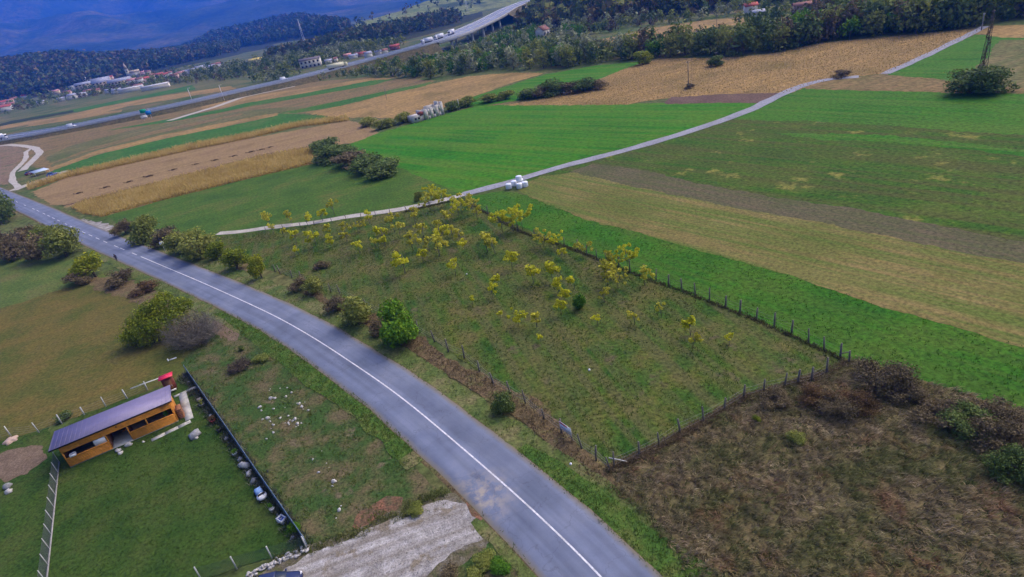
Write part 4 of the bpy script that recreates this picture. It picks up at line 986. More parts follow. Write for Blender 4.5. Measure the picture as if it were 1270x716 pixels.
SHR = [  # base spot, width, height, kind, label
 (-8, 305, 8.0, 5.5, 'brown', 'grey-brown thicket touching the left edge above the meadow'),
 (36, 308, 7.0, 5.0, 'brown', 'grey-brown thicket in the middle of the left roadside clump'),
 (66, 304, 6.5, 4.6, 'olive', 'olive bush at the back of the left roadside clump'),
 (503, 423, 5.2, 5.4, 'green', 'bright green rounded bush beside the road below the orchard'),
 (448, 402, 4.6, 3.8, 'olive', 'dull olive bush just left of the bright green roadside bush'),
 (626, 510, 2.4, 2.3, 'dark', 'dark green bush on the brown bank left of the white sign'),
 (719, 383, 2.1, 2.2, 'green', 'small round dark green bush alone in the open orchard'),
 (325, 346, 2.8, 3.8, 'ygreen', 'slim yellow-green bush at the upper end of the roadside fence'),
 (294, 335, 4.4, 3.6, 'ygreen', 'spreading yellow-green bush nearest the pale farm track start'),
 (156, 291, 5.0, 3.4, 'brown', 'brownish bush at the left end of the roadside hedge'),
 (184, 298, 6.6, 5.0, 'olive', 'tall olive bush in the hedge right of the side apron'),
 (210, 304, 6.0, 3.6, 'brown', 'brown bush behind the round white sign'),
 (230, 312, 5.5, 3.8, 'olive', 'low olive bush right of the round white sign'),
 (252, 318, 6.5, 4.6, 'olive', 'dense olive-green bush at the right end of the hedge'),
 (273, 320, 3.8, 3.0, 'ygreen', 'pale bush filling the gap at the hedge end'),
 (390, 364, 3.0, 2.4, 'olive', 'small olive bush above the bend between fence and road'),
 (374, 359, 3.4, 2.0, 'brown', 'low brown bramble by the bent fence posts'),
 (420, 385, 3.6, 2.0, 'brown', 'low brown bramble left of the olive roadside bush'),
 (475, 412, 3.0, 1.8, 'brown', 'brown bramble squeezed between the two roadside bushes'),
 (400, 333, 2.6, 1.2, 'brown', 'dark brown bramble patch alone at the orchard corner'),
 (4, 276, 8.0, 7.5, 'dark', 'tall dark green bush cut by the left edge of the photo'),
 (18, 320, 8.0, 5.2, 'brown', 'grey-brown thicket at the left edge below the road'),
 (50, 322, 8.0, 5.4, 'brown', 'grey-brown thicket left of the green bush by the road'),
 (82, 318, 7.4, 5.6, 'olive', 'green bush leaning over the asphalt left of the walker'),
 (118, 344, 6.0, 4.2, 'ygreen', 'yellow-green bush below the walker'),
 (100, 352, 5.0, 2.6, 'brown', 'brown bramble under the yellow-green bush'),
 (150, 352, 5.6, 2.4, 'brown', 'low brown bramble below the road left of the big bush'),
 (180, 362, 4.6, 1.8, 'rust', 'flat rusty bramble touching the road edge above the big bush'),
 (404, 186, 10.0, 3.2, 'dark', 'upper left bush of the dark clump on the green field'),
 (416, 199, 11.0, 3.8, 'dark', 'left front bush of the dark clump on the green field'),
 (437, 206, 11.0, 3.8, 'brown', 'middle grey-brown bush of the dark clump on the green field'),
 (456, 212, 10.0, 3.8, 'dark', 'right of centre bush of the dark clump on the green field'),
 (477, 217, 9.5, 3.4, 'dark', 'right end bush of the dark clump on the green field'),
 (1206, 115, 9.0, 4.6, 'dark', 'left half of the dark bush under the overgrown pylon'),
 (1224, 115, 8.0, 4.4, 'dark', 'right half of the dark bush under the overgrown pylon'),
 (657, 122, 8.0, 3.2, 'dark', 'left end shrub of the dark hedge below the bright field'),
 (672, 120, 8.0, 3.8, 'brown', 'second shrub from the left in the dark hedge row'),
 (688, 118, 9.0, 4.4, 'dark', 'tallest middle shrub of the dark hedge row'),
 (706, 116, 8.0, 3.6, 'brown', 'fourth shrub of the dark hedge row'),
 (724, 113, 8.0, 3.6, 'dark', 'fifth shrub of the dark hedge row'),
 (740, 111, 7.0, 3.0, 'brown', 'right end shrub of the dark hedge row'),
 (797, 80, 7.0, 4.5, 'ygreen', 'yellow bush at the corner where crop and bright field meet'),
 (888, 82, 5.0, 3.0, 'dark', 'dark bush round the post in the ripe crop'),
 (855, 110, 3.2, 1.4, 'brown', 'small weed clump at the foot of the utility pole'),
 (1043, 96, 5.0, 1.8, 'brown', 'low brown bramble where the farm track bends'),
 (458, 156, 6.0, 2.6, 'olive', 'left scrub bush on the hummock left of the ruin'),
 (474, 160, 6.0, 2.8, 'olive', 'middle scrub bush on the hummock left of the ruin'),
 (483, 157, 5.0, 2.6, 'willow_', 'grey scrub bush on the hummock left of the ruin'),
 (502, 152, 7.0, 3.2, 'olive', 'scrub bush close to the left wall of the ruin'),
 (562, 137, 6.0, 3.2, 'dark', 'dark scrub bush close to the right wall of the ruin'),
 (580, 132, 7.0, 3.0, 'olive', 'second scrub bush right of the ruin'),
 (606, 127, 7.0, 2.6, 'olive', 'third scrub bush right of the ruin'),
 (628, 123, 6.0, 2.8, 'olive', 'pale scrub bush by the corner of the ripe crop'),
 (520, 249, 2.0, 2.2, 'olive', 'small dark leaved tree-like bush at the farm track bend'),
 (1098, 478, 6.0, 3.2, 'brown', 'dark brown thorn bush right of the fence corner'),
 (1122, 496, 4.6, 2.2, 'brown', 'lower brown bush right of the fence corner thorn'),
 (1012, 498, 4.0, 1.8, 'rust', 'rusty bramble below the orchard fence corner'),
 (1040, 512, 4.4, 1.9, 'brown', 'grey-brown bramble in the rough ground below the fence corner'),
 (1066, 506, 4.0, 1.8, 'rust', 'second rusty bramble below the thorn bush'),
 (960, 500, 3.6, 1.6, 'brown', 'grey bramble left of the rusty one by the fence'),
 (1165, 520, 5.0, 2.0, 'brown', 'brown bramble in the rough ground mid right'),
 (1205, 532, 5.6, 2.4, 'dark', 'dark bramble in the rough ground near the right edge'),
 (1240, 556, 5.6, 2.6, 'brown', 'large brown bramble near the right edge'),
 (1262, 590, 5.0, 2.6, 'dark', 'dark bramble cut by the right edge'),
 (1250, 520, 5.0, 1.8, 'brown', 'brown bramble along the green strip at the right edge'),
 (988, 548, 1.9, 1.1, 'olive', 'small yellowish bush in the rough ground'),
 (937, 524, 1.0, 0.9, 'ygreen', 'tiny yellow seedling in the rough ground'),
 (600, 700, 1.9, 0.9, 'olive', 'leafy weed clump between drive and asphalt'),
 (622, 706, 1.8, 0.8, 'green', 'bright weed clump nearest the asphalt at the bottom'),
 (560, 714, 2.0, 0.8, 'brown', 'brown weed clump at the bottom edge of the drive'),
 (590, 718, 1.8, 0.8, 'olive', 'weed clump cut by the bottom edge'),
 (516, 636, 1.6, 0.7, 'olive', 'grey-green weed clump on the upper edge of the drive'),
 (300, 435, 0.9, 0.9, 'dark', 'tiny dark bush above the brush heap'),
 (325, 447, 2.2, 0.8, 'olive', 'low olive weed clump right of the brush heap'),
 (80, 520, 2.0, 0.9, 'dark', 'dark weeds behind the left end of the shed'),
 (365, 660, 1.4, 0.9, 'green', 'small green bush inside the fence corner by the drive'),
]
SV['willow_'] = SV['olive']; WID['willow_'] = 4.4; HEI['willow_'] = 3.6
for x, y, w, h, kd, lab in SHR:
    if y > 460 and x > 900 and kd + '_n' in SV: kd += '_n'
    p = G(x, y); f = 0.95 if (y > 460 and x > 900) else (1.32 if w > 2.5 else 1.1); w *= f; h *= f * 0.95; s = w / WID[kd]
    plant('shrub', lab, 'bush', SV[kd][R.randrange(2)], p, s, None, None, (h / HEI[kd]) / s)

# the large bush by the road and its bare neighbour
rg = np.random.default_rng(5)
def big_bush():
    p = G(196, 424)
    cl = [(-2.6, 0.2, 2.0, 2.3, 2.2, 1.9), (-0.6, -0.6, 2.2, 2.2, 2.0, 2.0), (1.2, 0.4, 2.6, 2.2, 2.2, 2.2), (0.2, 1.8, 3.6, 2.2, 2.1, 2.2), (2.2, 2.4, 4.2, 2.0, 2.0, 2.0), (-1.6, 1.4, 3.4, 2.0, 2.0, 1.9), (3.2, 1.4, 2.6, 1.8, 1.8, 1.9), (-3.6, 1.0, 1.2, 1.5, 1.5, 1.2), (1.6, 3.4, 5.2, 1.5, 1.5, 1.4), (-0.4, 2.6, 4.8, 1.5, 1.4, 1.3), (-2.6, 2.2, 2.6, 1.7, 1.7, 1.6), (3.6, 3.4, 3.6, 1.5, 1.5, 1.5)]
    ex = []
    for c in cl:
        for _ in range(4):
            d = rg.normal(size=3); d /= np.linalg.norm(d); d[2] = abs(d[2]) * 0.8
            ex.append((c[0] + d[0] * c[3] * 0.8, c[1] + d[1] * c[4] * 0.8, c[2] + d[2] * c[5] * 0.8, 0.75, 0.75, 0.6))
    V, Fq = leaves(cl + ex, 17000, 0.27, rg)
    r = thing('large_bush', 'large yellow-green bushy tree between the road and the meadow', 'tree', p)
    link('crown', mesh('crown', V, Fq, LM['ygreen']), r)
    trunk_mb(cl, 0.16, rg, stems=4).build('trunk', M['bark'], r)
big_bush()
def bare_bush(name, label, cat, p, w, h, n, mat, seed, leaf=None, nl=0):
    rg = np.random.default_rng(seed); mb = MB()
    for i in range(n):
        a = rg.random() * 6.28; e = np.array([math.cos(a), math.sin(a), 0]) * w * 0.5 * rg.random() ** 0.5
        e[2] = h * (0.35 + 0.65 * rg.random()) * (1 - 0.35 * np.linalg.norm(e[:2]) / (w * .5))
        s = e * [0.25, 0.25, 0] + [0, 0, -0.05]; md = (s + e) / 2 + rg.normal(size=3) * [0.1 * w, 0.1 * w, 0.08 * h]; md[2] = max(md[2], 0.1)
        mb.tube([s, md, e], [0.035, 0.025, 0.012], 3, False)
        for _ in range(4):
            u = md * (1 - (t := rg.random())) + e * t; q = u + rg.normal(size=3) * [0.12 * w, 0.12 * w, 0.14 * h]; q[2] = max(q[2], 0.05)
            mb.tube([u, q], [0.014, 0.006], 3, False)
    r = thing(name, label, cat, p); mb.build('stem', mat, r)
    if nl:
        V, Fq = leaves(lobes(w, h, 14, rg, 0.02, 0.4), nl, 0.2, rg, shell=1.0); link('crown', mesh('crown', V, Fq, leaf), r)
    return r
bare_bush('bare_shrub', 'grey-brown nearly leafless shrub right of the large yellow-green bush', 'bush', G(244, 424), 8.4, 5.2, 420, M['bark_grey'], 3, LM['brown'], 2600)
bare_bush('brush_heap', 'heap of cut dark branches on the stony waste ground', 'brush heap', G(298, 457), 3.4, 1.3, 240, M['bark'], 4, LM['brown'], 500)

# ------------------------------------------------------------------ orchard saplings
def sapling(seed, kind, h=2.6, n=170, w=1.6, sparse=6):
    rg = np.random.default_rng(seed); cl = []
    for i in range(sparse):
        a = rg.random() * 6.28; r = w * 0.5 * rg.random() ** 0.7
        cl.append((math.cos(a) * r, math.sin(a) * r, h * (0.42 + 0.5 * rg.random()), 0.34 * (0.7 + rg.random() * .6), 0.34, 0.28))
    V, Fq = leaves(cl, int(n * 1.25), 0.31, rg, shell=0.9)
    mb = MB(); lean = rg.normal(size=2) * 0.12
    mb.tube([(0, 0, -0.05), (lean[0] * .5, lean[1] * .5, h * 0.4), (lean[0], lean[1], h * 0.85)], [0.045, 0.035, 0.015], 5)
    for c in cl: mb.tube([(lean[0] * .5, lean[1] * .5, h * (0.3 + 0.25 * rg.random())), c[:3]], [0.02, 0.01], 3, False)
    return mesh('crown', V, Fq, LM[kind]), mb.data('trunk', M['bark_grey'], True)
SA = {'y': [sapling(500 + i, 'yellow', 2.5, 230) for i in range(5)], 'o': [sapling(520 + i, 'olivey', 2.6, 170, 2.0, 7) for i in range(4)],
      'b': [sapling(540 + i, 'yellow', 4.2, 900, 4.0, 22) for i in range(3)], 'd': [sapling(560 + i, 'olivey', 3.8, 620, 4.2, 20) for i in range(3)]}
SAP = [(333, 272, 'o', 1.2), (338, 283, 'o', .8), (359, 268, 'o', 1.1), (379, 271, 'y', 1.1), (398, 266, 'y', 1.0), (412, 257, 'o', 1.1), (350, 287, 'o', .7), (365, 293, 'y', 1), (388, 293, 'y', 1.3), (408, 298, 'y', 1), (407, 283, 'o', 1.1), (445, 280, 'd', .55), (456, 268, 'y', 1), (474, 288, 'y', 1.3), (486, 276, 'o', 1.2), (494, 284, 'o', 1.1), (426, 282, 'o', 1), (512, 266, 'o', 1.3), (522, 283, 'o', 1.2), (509, 297, 'o', 1.3), (444, 307, 'y', .8), (368, 310, 'y', .7), (498, 324, 'y', 1.4), (523, 316, 'y', .9), (547, 290, 'y', 1.3), (542, 302, 'o', 1.4), (570, 291, 'o', 1), (563, 330, 'y', 1), (602, 298, 'o', 1.3), (612, 303, 'o', 1.0), (575, 305, 'y', .8), (534, 238, 'b', .8), (532, 251, 'd', .9), (549, 245, 'b', .8), (572, 249, 'd', .9), (567, 259, 'b', .75), (585, 257, 'd', .7), (552, 268, 'o', 1.1), (542, 278, 'o', 1.0), (614, 345, 'y', .8), (633, 321, 'y', 1.1), (660, 339, 'y', 1.1), (684, 336, 'y', 1.2), (711, 347, 'y', .9), (696, 314, 'y', .7), (621, 274, 'b', .9), (634, 272, 'b', .85), (646, 269, 'b', .9), (673, 295, 'd', .75), (689, 298, 'b', .6), (723, 309, 'd', .6), (749, 323, 'o', 1.2), (761, 329, 'd', .6), (778, 319, 'b', .75), (765, 345, 'd', .65), (752, 337, 'o', 1.2), (799, 340, 'o', 1.0), (641.5, 394, 'b', .5), (664, 393, 'o', .9), (620, 388, 'y', .45), (610, 361, 'y', .8), (699.5, 366, 'y', .8), (694.5, 380, 'y', .8), (692, 353, 'y', .9), (749, 365, 'o', .7), (786, 393, 'o', .65), (856, 403, 'y', .9), (859, 421, 'o', .7), (475, 297, 'y', 1), (530, 300, 'o', 1), (590, 262, 'o', 1), (560, 285, 'o', .9), (465, 301, 'o', .7), (428, 292, 'o', .8), (905, 420, 'y', .5), (740, 398, 'y', .5), (820, 385, 'o', .6), (670, 420, 'y', .4), (585, 372, 'y', .5)]
SAP.sort(key=lambda s: s[0])
ORD = ['first', 'second', 'third', 'fourth', 'fifth', 'sixth', 'seventh', 'eighth', 'ninth', 'tenth', 'eleventh', 'twelfth', 'thirteenth', 'fourteenth', 'fifteenth', 'sixteenth', 'seventeenth', 'eighteenth', 'nineteenth', 'twentieth', '21st', '22nd', '23rd', '24th', '25th', '26th', '27th', '28th', '29th', '30th']
SZ = {'y': 'small bright yellow sapling', 'o': 'thin faded yellow sapling', 'b': 'leafy yellow young tree', 'd': 'broad pale yellow young tree'}
def zone_of(x, y):
    if y < 290 and x < 530: return 'along the pale farm track'
    if y < 275: return 'at the farm track bend'
    if x > 610 and y < 300 + (x - 640) * 0.36: return 'along the far orchard fence'
    return 'in the middle of the orchard' if y < 335 else 'in the open lower orchard'
cnt = {}
for x, y, k, s in SAP:
    zc = {'y': 1.7, 'o': 1.8, 'b': 2.8, 'd': 2.5}[k] * s; p = G(x, y, zc); zn = zone_of(x, y); key = (k, zn); cnt[key] = cnt.get(key, 0) + 1
    lab = '%s %s, %s such from the left' % (SZ[k], zn, ORD[cnt[key] - 1])
    plant('orchard_sapling', lab, 'tree', SA[k][R.randrange(len(SA[k]))], (p[0], p[1], 0.05), s * 1.25, None, 'yellow saplings of the orchard')
#PART3

# ------------------------------------------------------------------ fences
M['post_wood'] = solid_mat('weathered_wood', (0.15, 0.13, 0.11), 0.9, 0.35, 5.0)
M['post_pale'] = solid_mat('pale_post', (0.46, 0.46, 0.43), 0.8, 0.2, 5.0)
M['wire'] = solid_mat('wire', (0.22, 0.22, 0.22), 0.6, 0.1, 5.0, 0.5)
def post_fence(name, label, px, hh, r, mat, wires=(0.45, 0.85, 1.25), seed=0, lean=0.07, wr=0.010):
    rg = random.Random(seed); P = [G(*p) for p in px]; o = thing(name, label, 'fence', P[0])
    tops = []
    for p in P:
        d = p - P[0]; h = hh * (0.85 + 0.3 * rg.random()); lx, ly = rg.gauss(0, lean) * h, rg.gauss(0, lean) * h; rr = r * (0.8 + 0.4 * rg.random())
        MB().tube([(d[0], d[1], -0.2), (d[0] + lx * .5, d[1] + ly * .5, h * .5), (d[0] + lx, d[1] + ly, h)], [rr * 1.1, rr, rr * 0.9], 6).build('post', mat, o)
        tops.append((d, lx, ly, h))
    mb = MB()
    for a, b in zip(tops[:-1], tops[1:]):
        if np.linalg.norm(a[0] - b[0]) > 16: continue
        for w in wires:
            q = [np.array([t[0][0] + t[1] * w / t[3], t[0][1] + t[2] * w / t[3], w]) for t in (a, b)]
            md = (q[0] + q[1]) / 2 - [0, 0, 0.05]; mb.tube([q[0], md, q[1]], wr, 3, False)
    mb.build('wire', M['wire'], o); return o
post_fence('wire_fence', 'weathered post and wire fence between the road bank and the orchard', [(341.6, 337.5), (348, 340), (362, 345), (374, 349), (387, 354), (399.5, 359), (411, 363), (422, 365), (455, 382), (476, 392), (520, 414), (539, 424), (556.5, 436), (576, 444.6), (595, 462), (612, 476), (633, 489), (652, 501), (675, 520), (696.5, 538), (722, 557), (739, 571), (757, 583)], 1.8, 0.095, M['post_wood'], seed=1, wr=0.014)
post_fence('wire_fence', 'post and wire fence along the lower orchard edge above the dry grass', [(762, 581), (793, 566), (818, 554), (844, 538), (873, 524), (898.5, 509), (922, 494), (947, 487), (973, 481), (989, 477), (1006, 474), (1025, 465)], 1.75, 0.09, M['post_wood'], seed=2)
post_fence('wire_fence', 'long line of dark posts between the orchard and the bright green strip', [(1053, 451), (1042, 444), (1022, 435), (1003, 426), (981.6, 414), (960, 405.6), (938, 397), (917.5, 388.5), (900, 381.6), (880, 374), (862.6, 367.7), (845.7, 360), (829, 355), (813.7, 349), (798, 343), (781.4, 337.5), (767.5, 331), (753, 326), (740, 321), (727.7, 317), (716.6, 311), (700, 306), (683, 300), (663, 294), (643, 287), (625, 278), (606, 267), (588, 256)], 1.75, 0.095, M['post_wood'], seed=3, lean=0.04)
post_fence('wire_fence', 'low row of posts along the near side of the pale farm track', [(330, 288), (352, 285), (373, 283), (390, 280), (412, 277), (430, 273), (448, 271), (466, 268), (484, 266), (505, 263)], 1.4, 0.06, M['post_wood'], seed=4)
post_fence('wire_fence', 'row of pale concrete posts behind the shed on the meadow side', [(-30, 552), (13.6, 541), (49, 537), (77, 526), (105, 515), (131.6, 505), (158, 495), (183, 484)], 1.5, 0.075, M['post_pale'], (0.3, 0.6, 0.9, 1.2), 5, 0.02)
# corner rail and leaning rail of the orchard fence
def bar(name, label, cat, a, b, r, mat, n=6):
    A, B = np.array(a), np.array(b); o = A * [1, 1, 0]
    mb = MB(); mb.tube([A - o, (A + B) / 2 - o + [0, 0, 0.02], B - o], [r, r * 0.95, r * 0.85], n)
    return tag(mb.build(name, mat, None, o), label, cat)
bar('fence_rail', 'grey pole leaning from the near corner post of the orchard', 'rail', G(757, 583) + [0, 0, 1.45], G(780, 574) + [0, 0, 0.1], 0.055, M['post_pale'])
bar('fence_rail', 'dark rail across the far right corner of the orchard fence', 'rail', G(1053, 451) + [0, 0, 1.45], G(1040, 448) + [0, 0, 0.9], 0.05, M['post_wood'])
bar('white_rail', 'long white pole behind the shed roof', 'rail', G(165.5, 489) + [0, 0, 0.9], G(206, 475) + [0, 0, 1.0], 0.07, solid_mat('white_paint', (0.7, 0.69, 0.64), 0.6, 0.1))

M['slab2'] = solid_mat('grey_kerb', (0.26, 0.25, 0.23), 0.9, 0.2, 2.0)
M['mesh_grey'] = solid_mat('grey_mesh', (0.16, 0.17, 0.16), 0.6, 0.15, 3.0, 0.2)
M['mesh_green'] = solid_mat('green_mesh', (0.06, 0.12, 0.09), 0.6, 0.15, 3.0)
M['net_blue'] = solid_mat('blue_grey_net', (0.10, 0.155, 0.21), 0.6, 0.45, 1.6)
M['stone'] = solid_mat('pale_stone', (0.42, 0.40, 0.37), 0.9, 0.25, 3.5, bump=0.03)
M['grey_stone'] = solid_mat('grey_stone', (0.24, 0.24, 0.24), 0.9, 0.3, 3.5, bump=0.03)
def mesh_fence(name, label, a, b, nposts, h, post_mat, panel, kerb=True, solid=False, pr=0.035, lean=0.0):
    A, B = G(*a), G(*b); o = thing(name, label, 'fence', A); D = B - A; L = np.linalg.norm(D); t = D / L; nn = np.array([-t[1], t[0], 0])
    rz = math.atan2(t[1], t[0])
    for i in range(nposts):
        p = D * i / (nposts - 1)
        MB().tube([p - [0, 0, .2], p + [0, 0, h + 0.08]], pr, 6).build('post', post_mat, o)
        if i == nposts - 1: continue
        q = D * (i + 1) / (nposts - 1); mb = MB(); Ls = L / (nposts - 1)
        if solid:
            c = (p + q) / 2; mb.box((c[0], c[1], h * 0.53), (Ls - 0.1, 0.02, h * 0.88), rz)
            for z in (0.08, h - 0.03): mb.box((c[0], c[1], z), (Ls - 0.1, 0.05, 0.05), rz)
        else:
            for z in np.arange(0.12, h, 0.14): mb.tube([p + [0, 0, z], q + [0, 0, z]], 0.008, 3, False)
            for s in np.arange(0.1, Ls, 0.14): mb.tube([p + t * s + [0, 0, 0.1], p + t * s + [0, 0, h]], 0.008, 3, False)
        mb.build('mesh_panel', panel, o)
    if kerb:
        c = D / 2; MB().box((c[0], c[1], 0.06), (L, 0.12, 0.22), rz).build('kerb', M['slab2'], o)
    return o
M['post_blue'] = solid_mat('blue_grey_post', (0.22, 0.28, 0.36), 0.5, 0.1, 4.0, 0.2)
mesh_fence('mesh_fence', 'grey wire mesh fence with pale posts left of the yard lawn', (74, 574), (56, 745), 11, 1.55, M['post_pale'], M['mesh_grey'], True, pr=0.038)
mesh_fence('mesh_fence', 'blue-grey screened fence between the yard lawn and the stony ground', (232.5, 463), (382, 679), 17, 1.3, M['post_blue'], M['net_blue'], True, True)
mesh_fence('mesh_fence', 'green wire fence on a stone footing beside the parked car', (381, 681), (250, 719), 4, 1.5, M['post_pale'], M['mesh_green'], False, pr=0.06)
# stone footing by the drive
def rock_mesh(seed, sx=1, sy=1, sz=0.7, n=10, m=7, amp=0.28, mat=None):
    rg = np.random.default_rng(seed); V = []
    for j in range(m):
        th = math.pi * j / (m - 1)
        for k in range(n):
            a = 2 * math.pi * k / n; d = np.array([math.sin(th) * math.cos(a), math.sin(th) * math.sin(a), math.cos(th)])
            V.append(d)
    V = np.array(V); r = 1 + amp * fbm(V[:, 0] * 1.3 + seed, V[:, 1] * 1.3 + V[:, 2] * 1.7, 3, seed)
    r[:n] = r[0]; r[-n:] = r[-1]
    V = V * r[:, None]; V = np.sign(V) * np.abs(V) ** 0.85 * [sx * .5, sy * .5, sz * .5]
    Fq = [(j * n + k, (j + 1) * n + k, (j + 1) * n + (k + 1) % n, j * n + (k + 1) % n) for j in range(m - 1) for k in range(n)]
    return mesh('rock', V, np.array(Fq), mat or M['stone'])
RK = [rock_mesh(i, 1, 0.8, 0.65, 8, 5, 0.45) for i in range(6)]; RG = [rock_mesh(20 + i, 1, 0.85, 0.7, 8, 5, 0.45, mat=M['grey_stone']) for i in range(4)]
def rock(me, px, s, label, group=None, name='rock'):
    p = G(*px); o = link(name, me, None, p + [0, 0, s * 0.18], R.random() * 6.28, (s, s * (0.8 + .4 * R.random()), s * (0.8 + .4 * R.random())))
    return tag(o, label, 'rock', group)
foot = thing('stone_footing', 'pale rubble footing wall under the green wire fence by the drive', 'wall', G(381, 681))
A, B = G(381, 681), G(308, 714)
for i in range(64):
    p = (B - A) * (i + 0.5) / 64; q = link('stone', RK[i % 6], foot, p + [R.gauss(0, .1), R.gauss(0, .2) - .1, 0.08 + .14 * (i % 3 == 0)], R.random() * 6.28, (0.3 + .25 * R.random(), 0.26 + .15 * R.random(), 0.3))

# ------------------------------------------------------------------ the orange shed
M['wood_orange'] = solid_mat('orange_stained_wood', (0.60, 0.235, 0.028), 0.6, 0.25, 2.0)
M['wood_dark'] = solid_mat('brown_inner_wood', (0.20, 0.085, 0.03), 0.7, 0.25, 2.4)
M['roof_purple'] = solid_mat('purple_sheet_metal', (0.205, 0.18, 0.275), 0.5, 0.08, 0.8, 0.1)
M['black'] = solid_mat('black_plastic', (0.015, 0.015, 0.017), 0.5, 0.1)
M['white'] = solid_mat('white_plastic', (0.72, 0.72, 0.72), 0.5, 0.06)
M['slab'] = solid_mat('worn_concrete', (0.38, 0.37, 0.33), 0.9, 0.2, 2.0)
A, B = G(88.7, 579.7), G(221, 523); D = B - A; L = float(np.linalg.norm(D)); rz = math.atan2(D[1], D[0])
SH = thing('garden_shed', 'long orange wooden shed with purple metal roof in the fenced yard', 'shed', A, rz)
hf, hb, dp = 2.95, 2.55, 4.2
MB().box((L / 2, dp / 2, 0.06), (L + .1, dp + .1, 0.2)).build('floor', M['slab'], SH)
xs = [0.0, 4.25, 6.45, 8.45, L]
for x in xs: MB().box((x, 0, hf / 2 + .1), (0.13, 0.13, hf - .2)).build('post', M['wood_orange'], SH)
for x in (0.0, 2.8, 5.6, 8.4, L): MB().box((x, dp, hb / 2 + .1), (0.13, 0.13, hb - .2)).build('post', M['wood_orange'], SH)
def planks(x0, x1, z0, z1, y, k, mat=None):
    hgt = (z1 - z0) / k
    for i in range(k):
        MB().box(((x0 + x1) / 2, y + R.uniform(-.006, .006), z0 + hgt * (i + .5)), (x1 - x0, 0.035, hgt - 0.012)).build('plank', mat or M['wood_orange'], SH)
planks(0.0, 4.25, 0.15, 1.22, -0.09, 6); planks(6.45, L, 0.15, 1.22, -0.09, 6)
planks(-0.05, L + .05, 2.12, 2.95, -0.10, 5)
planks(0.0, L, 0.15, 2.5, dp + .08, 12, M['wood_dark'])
for x in (-0.085, L + 0.085):
    for i in range(13):
        z = 0.2 + i * 0.19
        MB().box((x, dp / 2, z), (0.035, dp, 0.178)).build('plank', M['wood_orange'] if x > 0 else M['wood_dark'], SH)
for x0, x1 in ((0.06, 4.2), (6.5, L - .06)): MB().box(((x0 + x1) / 2, -0.06, 1.25), (x1 - x0, 0.26, 0.05)).build('sill', M['wood_orange'], SH)
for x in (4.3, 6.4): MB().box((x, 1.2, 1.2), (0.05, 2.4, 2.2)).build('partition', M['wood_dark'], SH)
# mono-pitch roof with ribs
y0, y1, x0, x1 = -0.42, dp + 0.55, -0.85, L + 0.45
def rzf(y): return hf + 0.19 + (hb - hf) * (y - 0) / dp
rf = MB()
rf.add([(x0, y0, rzf(y0)), (x1, y0, rzf(y0)), (x1, y1, rzf(y1)), (x0, y1, rzf(y1)), (x0, y0, rzf(y0) - .06), (x1, y0, rzf(y0) - .06), (x1, y1, rzf(y1) - .06), (x0, y1, rzf(y1) - .06)], [(0, 1, 2, 3), (7, 6, 5, 4), (0, 4, 5, 1), (1, 5, 6, 2), (2, 6, 7, 3), (3, 7, 4, 0)])
RF = rf.build('roof', M['roof_purple'], SH)
mb = MB()
for i in range(27):
    x = x0 + 0.1 + i * (x1 - x0 - .2) / 26
    mb.tube([(x, y0 + .01, rzf(y0) + .012), (x, y1 - .01, rzf(y1) + .004)], 0.018, 4)
mb.build('roof_rib', M['roof_purple'], RF)
MB().box(((x0 + x1) / 2, y0 - 0.016, rzf(y0) - 0.09), (x1 - x0, 0.03, 0.16)).build('fascia', M['black'], RF)
MB().box((L * .5 + .2, 1.6, 0.95), (0.5, 0.5, 0.1)).build('bench', M['wood_dark'], SH)
MB().box((8.9, 0.55, 0.95), (1.9, 0.55, 0.12)).build('bench', M['grey_stone'], SH)
mb = MB(); mb.lathe([(0.02, 0), (0.07, 0.02), (0.07, 0.12), (0.02, 0.14)], 10, (5.6, -0.13, 2.55)); mb.build('lamp', M['black'], SH)
# things in and at the shed
def loc_sh(x, y, z=0): c, s = math.cos(rz), math.sin(rz); return (A[0] + c * x - s * y, A[1] + s * x + c * y, z)
wb = thing('white_board', 'white board leaning in the left opening of the shed', 'board', loc_sh(3.55, -0.02, 1.29), rz)
MB().box((0, 0, 0.36), (1.15, 0.04, 0.72)).build('panel', M['white'], wb); MB().box((0, 0.03, 0.36), (1.19, 0.03, 0.76)).build('frame', M['steel'], wb)
sk = thing('wash_basin', 'small white basin with dark bowl at the left end of the shed', 'basin', loc_sh(0.75, 0.02, 1.29), rz)
mb = MB()
for dx, dy, sx, sy in ((0, -.21, .62, .1), (0, .21, .62, .1), (-.26, 0, .1, .32), (.26, 0, .1, .32)): mb.box((dx, dy, 0.14), (sx, sy, 0.28))
mb.build('rim', M['white'], sk); MB().box((0, 0, 0.06), (0.42, 0.32, 0.1)).build('bowl', M['black'], sk)
fw = thing('log_stack', 'small stack of reddish firewood at the right end of the shed', 'firewood', loc_sh(L + .55, 0.9), rz)
M['log'] = solid_mat('red_log', (0.27, 0.12, 0.06), 0.9, 0.3, 6.0)
for j in range(6):
    for i in range(5): MB().tube([(-0.3, -0.6 + i * .26, 0.13 + j * .24), (0.3, -0.6 + i * .26 + .02, 0.13 + j * .24)], 0.12, 7).build('log', M['log'], fw)
pl = variant(0.7, 0.7, 140, 0.2, 5, 'green', 611, 0.2, 0.5, 0.02)
plant('pot_plant', 'green plant standing behind the right window opening of the shed', 'plant', pl, loc_sh(10.4, 0.5, 1.02), 1.0)
